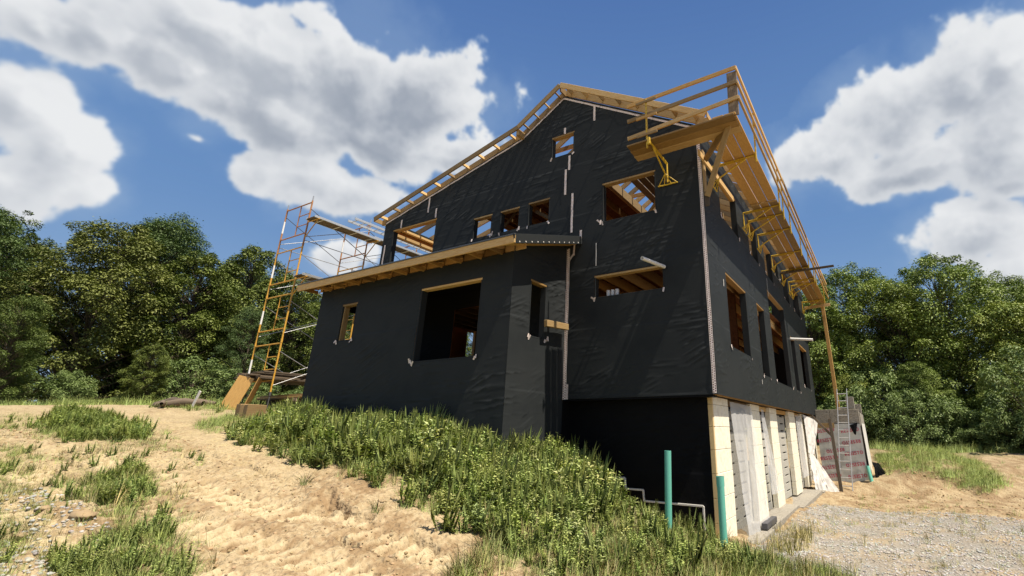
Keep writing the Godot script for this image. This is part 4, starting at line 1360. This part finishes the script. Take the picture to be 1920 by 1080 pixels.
func basement_court() -> void:
	# plastic over the recesses in the foundation
	var o := cloth("plastic_sheet", Vector3(-0.17, -0.06, -1.42), Vector3(-0.17, -0.08, -3.30), Vector3(0.12, -2.62, -3.0), Vector3(-0.02, -2.75, -1.6), 3, 0.07, M.poly, self)
	tag(o, "clear plastic sheet covering the widest foundation recess near the house corner", "plastic sheet")
	o = cloth("plastic_sheet", Vector3(-0.17, -0.10, -4.40), Vector3(-0.17, -0.12, -4.7), Vector3(-0.1, -2.2, -5.6), Vector3(-0.1, -2.15, -4.45), 5, 0.05, M.poly, self)
	tag(o, "clear plastic sheet hanging half aside in the second foundation recess", "plastic sheet")
	o = cloth("plastic_sheet", Vector3(-0.17, -0.10, -10.1), Vector3(-0.17, -0.10, -11.55), Vector3(-0.14, -2.2, -11.5), Vector3(-0.14, -2.2, -10.2), 6, 0.05, M.poly, self)
	tag(o, "clear plastic sheet over the narrow foundation recess beside the white tarpaulin", "plastic sheet")
	o = cloth("tarpaulin", Vector3(-0.12, -0.05, -11.8), Vector3(0.15, -0.25, -13.9), Vector3(0.0, -1.5, -12.4), Vector3(-0.1, -1.45, -12.0), 7, 0.10, M.tarp, self)
	tag(o, "white tarpaulin hanging from the wall, gathered and tied at its waist", "tarpaulin")
	o = cloth("tarpaulin", Vector3(-0.1, -1.45, -12.0), Vector3(0.0, -1.5, -12.4), Vector3(0.75, -2.82, -12.4), Vector3(-0.02, -2.76, -11.6), 8, 0.12, M.tarp, self)
	tag(o, "white tarpaulin tail spreading onto the sand below the tie", "tarpaulin")
	# concrete court wall with printed sheeting
	var W := thing("court_wall", "grey concrete wall dressed in white sheeting with red print", "wall", Vector3(0, 0, -14.6))
	box("core", Vector3(1.72, 2.8, 0.3), Vector3(0.86, -1.42, -0.17), M.concrete, W)
	for k in 3: box("cap_block", Vector3(0.565, 0.56, 0.3), Vector3(0.29 + 0.572 * k, -0.05 + 0.0, -0.165), M.concrete, W)
	box("return_wall", Vector3(0.3, 3.0, 3.4), Vector3(1.60, -1.4, -2.05), M.concrete, W)
	box("pier_block", Vector3(0.32, 0.50, 0.3), Vector3(1.42, 0.52, -0.6), M.concrete, W)
	box("pier_block", Vector3(0.3, 0.42, 0.3), Vector3(1.62, 0.32, -2.2), M.concrete, W)
	cloth("printed_sheet", Vector3(0.02, -0.36, 0.02), Vector3(1.70, -0.36, 0.02), Vector3(1.72, -2.84, 0.05), Vector3(0.0, -2.84, 0.05), 12, 0.012, M.print_wrap, W, 24, 30)
	cloth("end_sheet", Vector3(1.77, -0.34, 0.03), Vector3(1.77, -0.34, -3.4), Vector3(1.82, -2.5, -3.4), Vector3(1.82, -2.45, 0.06), 13, 0.03, M.tarp, W)
	var tf := SystemFont.new()
	tf.font_names = PackedStringArray(["Droid Sans"])
	tf.font_weight = 700
	var tm := TextMesh.new()
	tm.font = tf
	tm.text = "RESISTO"
	tm.font_size = 32
	tm.pixel_size = 0.0058
	tm.depth = 0.002
	for q: Array in [[0.33, -0.62, 1], [0.30, -1.02, 0], [0.62, -1.42, 1], [0.34, -1.72, 0], [0.34, -2.08, 1], [0.36, -2.42, 0], [1.28, -0.62, 0], [1.28, -1.08, 1], [1.30, -1.52, 0], [1.30, -1.95, 1], [1.32, -2.40, 0], [0.5, -2.72, 0]]:
		var e := Basis(Vector3(0, 0, 1), 0.14 + (PI if q[2] == 1 else 0.0))
		put("printed_word", tm, M.red_ink, W, Transform3D(e, Vector3(q[0], q[1], 0.062)))
	board("lintel_board", Vector3(0.02, -0.42, 0.12), Vector3(0.72, -0.42, 0.12), 0.04, 0.2, wood("pine"), W)
	# dark torn flap
	o = cloth("torn_flap", Vector3(1.30, -0.42, -14.5), Vector3(1.62, -0.30, -14.48), Vector3(1.50, -0.80, -14.42), Vector3(1.44, -0.78, -14.42), 15, 0.02, M.membrane, self, 4, 6)
	tag(o, "small black torn flap on the printed wall sheeting", "flap")
	# ladder
	var L := thing("ladder", "silver aluminium ladder leaning on the printed court wall", "ladder", Vector3(0.95, -2.83, -13.0))
	var top := Vector3(0.28, 3.88, -1.25)
	for s: float in [-0.21, 0.21]:
		board("rail", Vector3(s, 0, 0), Vector3(s * 0.9, 0, 0) + top, 0.028, 0.075, M.alu, L, Vector3(0, 0, 1))
		box("shoe", Vector3(0.06, 0.04, 0.1), Vector3(s, 0.0, 0.01), M.dark_steel, L)
	for k in 13:
		var t := (k + 0.6) / 13.3
		var c := top * t
		tube("rung", c + Vector3(-0.2, 0, 0), c + Vector3(0.2, 0, 0), 0.017, M.alu, L)
	o = board("prop_post", Vector3(0.80, -2.85, -12.6), Vector3(0.70, -0.18, -12.95), 0.12, 0.10, wood("grey_wood"), self, Vector3(0, 0, 1))
	tag(o, "weathered brown post standing beside the leaning ladder", "post")
	o = board("diagonal_brace", Vector3(0.02, -0.05, -13.2), Vector3(0.72, -0.85, -12.95), 0.09, 0.04, wood("grey_wood"), self, Vector3(0, 0, 1))
	tag(o, "weathered brace running from the house corner to the brown post", "brace")
	# dark spoil and sheeting at the wall's end
	for k in 2:
		o = cloth("black_sheeting", Vector3(1.9 + 0.06 * k, -1.85 - 0.25 * k, -15.2 + 0.2 * k), Vector3(2.15 + 0.05 * k, -1.95 - 0.2 * k, -15.6), Vector3(2.4, -2.5, -15.2), Vector3(1.95, -2.6, -14.7), 20 + k, 0.2, M.membrane, self, 6, 6)
		tag(o, "crumpled black sheeting at the end of the printed wall", "sheeting", "black sheeting at the wall end")

# ---------------------------------------------------------------- plants
func plants() -> void:
	var dk := Color(0.052, 0.082, 0.020)
	var lt := Color(0.15, 0.20, 0.05)
	var kinds := []
	var tones := [[dk, lt], [Color(0.055, 0.085, 0.02), Color(0.21, 0.25, 0.06)], [Color(0.040, 0.072, 0.024), Color(0.14, 0.20, 0.07)], [Color(0.07, 0.092, 0.024), Color(0.24, 0.265, 0.075)]]
	for k in 4: kinds.append(tree_kind(100 + k * 10, 8.0, [15.5, 14.0, 16.0, 13.0][k], 0.8, 185, 330, [0.165, 0.18, 0.15, 0.17][k], tones[k][0], tones[k][1]))
	for k in 3: kinds.append(tree_kind(200 + k * 10, 8.5, [12.0, 13.0, 11.0][k], 1.4, 175, 320, [0.16, 0.175, 0.15][k], Color(0.085, 0.125, 0.026), Color([0.31, 0.26, 0.34][k], [0.375, 0.335, 0.385][k], 0.085)))
	var bush := []
	for k in 3: bush.append(tree_kind(300 + k * 10, 5.0, 3.0, 0.15, 60, 260, 0.12, Color(0.08, 0.125, 0.036), Color(0.22, 0.29, 0.10)))
	var r := RandomNumberGenerator.new()
	r.seed = 31
	var left := [[-37.5, 4.5, 0.66], [-37.0, -0.5, 0.82], [-39.5, -3.5, 0.83], [-36.5, -5.0, 0.76], [-37.5, -8.2, 0.79], [-35.5, -10.5, 0.67], [-36.0, -14.5, 0.62], [-33.0, -17.5, 0.59], [-44.0, 3.0, 0.72], [-45.5, -5.0, 0.86], [-44.0, -12.0, 0.76], [-41.5, -18.5, 0.68], [-37.0, -21.5, 0.64], [-31.0, -22.5, 0.6], [-26.0, -27.0, 0.6], [-20.0, -31.0, 0.6], [-36.5, 9.5, 0.62], [-50.0, 8.0, 0.95], [-52.0, 1.0, 0.95], [-52.5, -6.5, 0.95], [-50.5, -13.0, 0.92], [-49.0, -19.0, 0.9], [-46.0, -24.0, 0.9], [-41.5, -28.0, 0.9], [-35.0, -31.0, 0.9], [-28.0, -36.0, 0.9], [-40.5, 0.5, 0.62], [-39.0, -7.0, 0.6], [-38.5, -12.5, 0.6], [-42.0, 6.5, 0.65], [-33.5, -14.0, 0.5], [-29.5, -19.5, 0.55]]
	for q: Array in left:
		var deep: bool = q[0] < -43.0 or q[1] < -24.0
		var small: bool = q[2] < 0.67
		plant_tree(kinds[r.randi() % 4], "broadleaf_tree", "tall tree standing deeper in the wood beyond the scaffold" if deep else ("short bushy tree filling the edge of the wood beyond the scaffold" if small else "tall dark green tree at the edge of the wood beyond the scaffold"), "tree", "deeper trees of the wood" if deep else ("short trees of the wood edge" if small else "tall trees of the wood edge"), q[0], q[1], q[2] * r.randf_range(0.95, 1.05), r.randf() * TAU, r.randf_range(0.94, 1.08))
	var right := [[-1.5, -34.0, 0.95], [1.5, -37.0, 1.0], [4.5, -35.0, 1.02], [8.2, -36.5, 1.05], [11.5, -35.0, 0.92], [15.0, -37.0, 0.9], [19.0, -36.0, 0.85], [-6.0, -36.0, 0.95], [6.0, -43.0, 1.1], [13.0, -45.0, 1.0], [-1.0, -44.0, 1.05], [20.0, -46.0, 1.0], [-12.0, -36.0, 0.9]]
	for q: Array in right:
		plant_tree(kinds[4 + r.randi() % 3], "broadleaf_tree", "yellow green tree standing close behind the thicket past the ladder" if q[1] > -40.0 else "tree standing in the second row behind the thicket", "tree", "first row of trees behind the thicket" if q[1] > -40.0 else "second row of trees behind the thicket", q[0], q[1], q[2] * r.randf_range(0.95, 1.05), r.randf() * TAU, r.randf_range(0.95, 1.08))
	for k in 22:
		var x := -1.0 + k * 0.78
		var z := -28.4 - r.randf_range(0.0, 3.0) + 0.10 * x
		plant_tree(bush[r.randi() % 3], "wild_shrub", "leafy wild shrub in the thicket past the ladder", "shrub", "shrubs of the thicket", x + r.randf_range(-0.4, 0.4), z, r.randf_range(0.55, 1.3), r.randf() * TAU, r.randf_range(0.6, 1.5))
	for k in 15:
		var t := k / 14.0
		var x2 := lerpf(-33.0, -20.0, t * t) + r.randf_range(-0.8, 0.8)
		var z2 := lerpf(8.0, -15.0, t) + r.randf_range(-0.8, 0.8)
		plant_tree(bush[r.randi() % 3], "undergrowth_shrub", "low green shrub at the foot of the wood beyond the scaffold", "shrub", "shrubs at the foot of the wood", x2, z2, r.randf_range(0.3, 0.9), r.randf() * TAU, r.randf_range(0.5, 1.3))
	for q: Array in [[-31.0, 3.0, 0.30], [-29.5, -1.5, 0.24], [-30.5, -6.0, 0.33], [-28.0, -9.5, 0.26], [-26.5, -13.5, 0.30], [-32.0, 7.0, 0.27], [-25.0, -17.5, 0.28]]:
		plant_tree(kinds[r.randi() % 4], "sapling", "young sapling in front of the wood beyond the scaffold", "tree", "saplings before the wood", q[0], q[1], q[2], r.randf() * TAU, r.randf_range(0.9, 1.2))
	for q: Array in [[0.5, -30.5, 0.42], [5.0, -31.5, 0.40], [9.5, -31.0, 0.36], [13.5, -31.5, 0.38]]:
		plant_tree(kinds[4 + r.randi() % 3], "sapling", "young sapling growing out of the thicket past the ladder", "tree", "saplings in the thicket", q[0], q[1], q[2], r.randf() * TAU, r.randf_range(0.9, 1.2))
	# herbs
	var g0 := Color(0.15, 0.21, 0.053)
	var g1 := Color(0.42, 0.50, 0.17)
	var d0 := Color(0.16, 0.16, 0.06)
	var d1 := Color(0.46, 0.41, 0.20)
	var bank := P([-9.4, 2.6, -9.0, 3.6, -7.19, 4.3, -5.51, 4.25, -4.6, 4.3, -3.9, 4.05, -3.12, 4.2, -2.46, 4.15, -2.01, 3.95, -1.48, 4.05, -0.9, 4.25, -0.2, 3.4, 0.5, 2.3, 1.0, 1.2, 0.7, 0.7, -0.6, 1.2, -1.6, 0.9, -2.2, -0.1, -3.3, -0.15, -3.35, 2.0, -9.9, 2.0])
	var core := P([-9.2, 2.6, -8.4, 3.4, -7.0, 3.8, -5.2, 3.8, -3.6, 3.7, -2.4, 3.5, -1.5, 3.0, -1.2, 2.2, -1.8, 1.0, -2.4, -0.1, -3.3, -0.1, -3.35, 2.0, -9.8, 2.0])
	var rim := P([-1.9, 4.4, -1.1, 5.0, 0.2, 4.0, 1.0, 2.8, 1.6, 1.6, 1.9, 0.4, 0.8, -0.3, 0.3, 0.2, -0.3, -0.1, -1.3, 0.5, -1.2, 2.2, -1.6, 3.2])
	var pa := P([-10.77, 5.84, -13.39, 4.93, -11.21, 4.67, -8.71, 5.18, -8.06, 5.57, -8.69, 6.07])
	var pb := P([-6.36, 6.51, -6.91, 6.04, -6.97, 5.63, -5.9, 5.94, -4.5, 6.47, -4.87, 6.67])
	var pc := P([-6.1, 7.2, -6.35, 6.82, -5.11, 6.92, -4.17, 7.1, -3.5, 7.9, -5.5, 8.2])
	var pd := P([-3.93, 7.2, -4.55, 6.63, -4.16, 6.32, -3.36, 6.37, -2.95, 6.55, -2.6, 6.9, -3.2, 7.3])
	var pe := P([-9.5, 7.2, -8.28, 6.5, -7.0, 6.57, -5.8, 6.86, -6.0, 7.6])
	var pl := P([-13.5, 5.6, -10.5, 4.5, -7.5, 4.9, -6.0, 5.4, -4.0, 6.1, -2.6, 6.5, -2.2, 7.3, -4.0, 8.2, -9.5, 7.8])
	var mound := P([1.9, -23.0, 3.6, -24.5, 5.3, -20.9, 6.3, -18.67, 6.2, -14.65, 5.43, -12.88, 3.95, -13.45, 2.64, -14.7, 2.1, -18.06])
	var verge := P([1.2, -26.5, 4.0, -25.2, 9.0, -26.3, 16.0, -25.0, 17.0, -30.0, 1.0, -30.0])
	var gl := P([-26.0, 8.0, -24.0, -3.0, -17.0, -9.0, -13.5, -4.0, -13.0, 2.6, -15.5, 2.2, -19.0, 1.0])
	var debris := P([-15.8, 3.0, -16.5, 1.0, -13.0, 0.0, -10.5, 0.5, -10.2, 2.4, -12.5, 2.9])
	scatter("weeds", "knee high leafy weeds covering the bank in front of the house", "weeds", weed_mesh(1, 4, 0.44, 0.085, g0, g1), M.grass, [[core, 2100, 0.5, 1.35, -0.4], [bank, 900, 0.35, 0.9, -0.2], [debris, 60, 0.3, 0.55, -0.2], [pa, 330, 0.4, 0.8, -0.2], [pb, 60, 0.3, 0.6, -0.1], [pd, 90, 0.3, 0.6, -0.1], [pl, 150, 0.2, 0.5, 0.0]], 41)
	scatter("tall_weeds", "taller weeds with seed spires along the top of the bank", "weeds", weed_mesh(2, 3, 0.62, 0.07, g0, Color(0.34, 0.36, 0.14), 0.35), M.grass, [[core, 620, 0.8, 1.3, -0.3], [bank, 200, 0.5, 1.0, -0.2], [P([-9.8, 2.1, -3.4, 2.05, -3.3, 2.5, -9.8, 2.6]), 150, 0.7, 1.1, -0.3], [P([-3.3, 1.0, -2.5, -0.1, -2.0, 0.7, -2.8, 2.2]), 80, 0.7, 1.1, -0.5], [P([-2.4, -0.1, -0.3, -0.05, 0.2, 0.5, -0.8, 1.3]), 40, 0.5, 0.8, -0.5], [debris, 6, 0.5, 0.7, -0.3]], 42)
	scatter("broad_weeds", "pale broad leaved weeds mixed into the bank before the house", "weeds", weed_mesh(5, 3, 0.5, 0.15, Color(0.20, 0.26, 0.08), Color(0.46, 0.50, 0.22)), M.grass, [[core, 260, 0.5, 1.2, -0.1], [bank, 120, 0.4, 0.8, 0.0]], 49)
	scatter("grass", "green blades of grass among the weeds and on the track", "grass", tuft_mesh(3, 26, 0.34, 0.30, 0.007, g0, Color(0.38, 0.47, 0.16), 1.2), M.grass, [[bank, 900, 0.5, 1.0, -0.4], [rim, 900, 0.5, 1.0, -0.3], [pa, 260, 0.4, 0.8, -0.2], [pb, 220, 0.3, 0.65, -0.2], [pc, 240, 0.3, 0.65, -0.2], [pd, 330, 0.4, 0.8, -0.3], [pe, 160, 0.3, 0.7, -0.2], [pl, 620, 0.2, 0.6, 0.0], [mound, 1500, 0.8, 1.5, -0.15], [verge, 1500, 1.0, 2.2, -0.4], [P([0.8, -9.0, 5.0, -8.0, 9.0, -6.0, 10.0, -16.0, 6.5, -22.0, 5.5, -12.0, 2.0, -13.5]), 160, 0.4, 0.9, 0.05], [gl, 1100, 0.6, 1.5, -0.1], [debris, 240, 0.35, 0.75, -0.4], [P([-11.4, 2.6, -10.2, 3.7, -9.0, 4.2, -8.4, 3.4, -9.4, 2.2, -10.4, 2.0]), 420, 0.4, 0.8, -0.6], [gravel_area, 90, 0.4, 0.8, 0.1]], 43)
	scatter("dry_grass", "straw coloured dry grass thinly growing on sand and gravel", "grass", tuft_mesh(4, 18, 0.28, 0.22, 0.008, d0, d1, 0.9), M.grass, [[bank, 320, 0.4, 1.2, 0.0], [rim, 480, 0.5, 1.2, -0.1], [pb, 120, 0.3, 0.8, -0.2], [pc, 160, 0.3, 0.8, -0.3], [pe, 180, 0.3, 0.7, -0.3], [pl, 520, 0.25, 0.7, -0.05], [mound, 160, 0.7, 1.3, -0.1], [gravel_area, 260, 0.4, 1.0, 0.0], [P([0.25, -0.5, 0.9, -0.6, 1.0, -4.0, 0.4, -4.2]), 60, 0.8, 1.4, -0.9]], 44)
	for q: Array in [[-4.58, 4.64, 0.8], [-1.75, 3.95, 1.25], [-3.0, 6.9, 1.1], [2.0, 0.9, 1.0], [2.6, 0.2, 0.8], [-3.1, 4.55, 0.7]]:
		var o := put("grass_tuft", tuft_mesh(60 + int(q[0] * 7.0) % 5, 46, 0.42, 0.25, 0.011, Color(0.07, 0.09, 0.025), Color(0.17, 0.19, 0.06), 1.3), M.grass, self, Transform3D(Basis.from_scale(Vector3.ONE * q[2]), Vector3(q[0], ground(q[0], q[1]) - 0.02, q[1])))
		tag(o, "single spreading tuft of long grass on bare sand", "grass tuft", "single grass tufts on bare ground")
	var track := P([-12.0, 6.2, -9.0, 4.6, -5.5, 4.5, -3.0, 4.7, -1.0, 4.6, 0.4, 3.6, 1.5, 3.5, 0.5, 5.2, -2.0, 7.0, -5.0, 8.2, -9.0, 8.5])
	scatter("soil_clods", "small tan clods of clay scattered over the track", "soil", stone_mesh(8, 3), M.clod, [[track, 3000, 0.004, 0.021, -0.2], [mound, 500, 0.02, 0.07, -0.2], [P([0.8, -9.4, 5.0, -8.0, 9.0, -6.0, 9.0, -13.0, 3.0, -13.0, 1.2, -12.4]), 900, 0.01, 0.045, -0.1]], 46, 0.0, 0.75)
	scatter("straw_litter", "dry stalks and twigs littering the sandy track", "straw", tuft_mesh(9, 5, 0.20, 0.5, 0.006, Color(0.10, 0.08, 0.04), Color(0.34, 0.28, 0.13), 2.4), M.grass, [[track, 900, 0.3, 0.9, -0.05], [P([-12.0, 6.2, -9.0, 5.0, -5.5, 5.8, -4.5, 6.5, -5.0, 8.2, -9.0, 8.5]), 1300, 0.4, 1.1, -0.2], [bank, 250, 0.5, 1.0, -0.1]], 47, 0.01, 0.5)
	# gravel
	var sm := stone_mesh(5, 3)
	scatter("gravel", "pale grey crushed stone spread beside the foundation", "gravel", sm, M.pebble, [[gravel_area, 15000, 0.008, 0.027, -0.3], [P([-6.1, 7.2, -6.35, 6.6, -4.0, 6.6, -3.0, 7.3, -5.0, 8.0]), 700, 0.010, 0.028, -0.2]], 45, -0.004, 0.7)
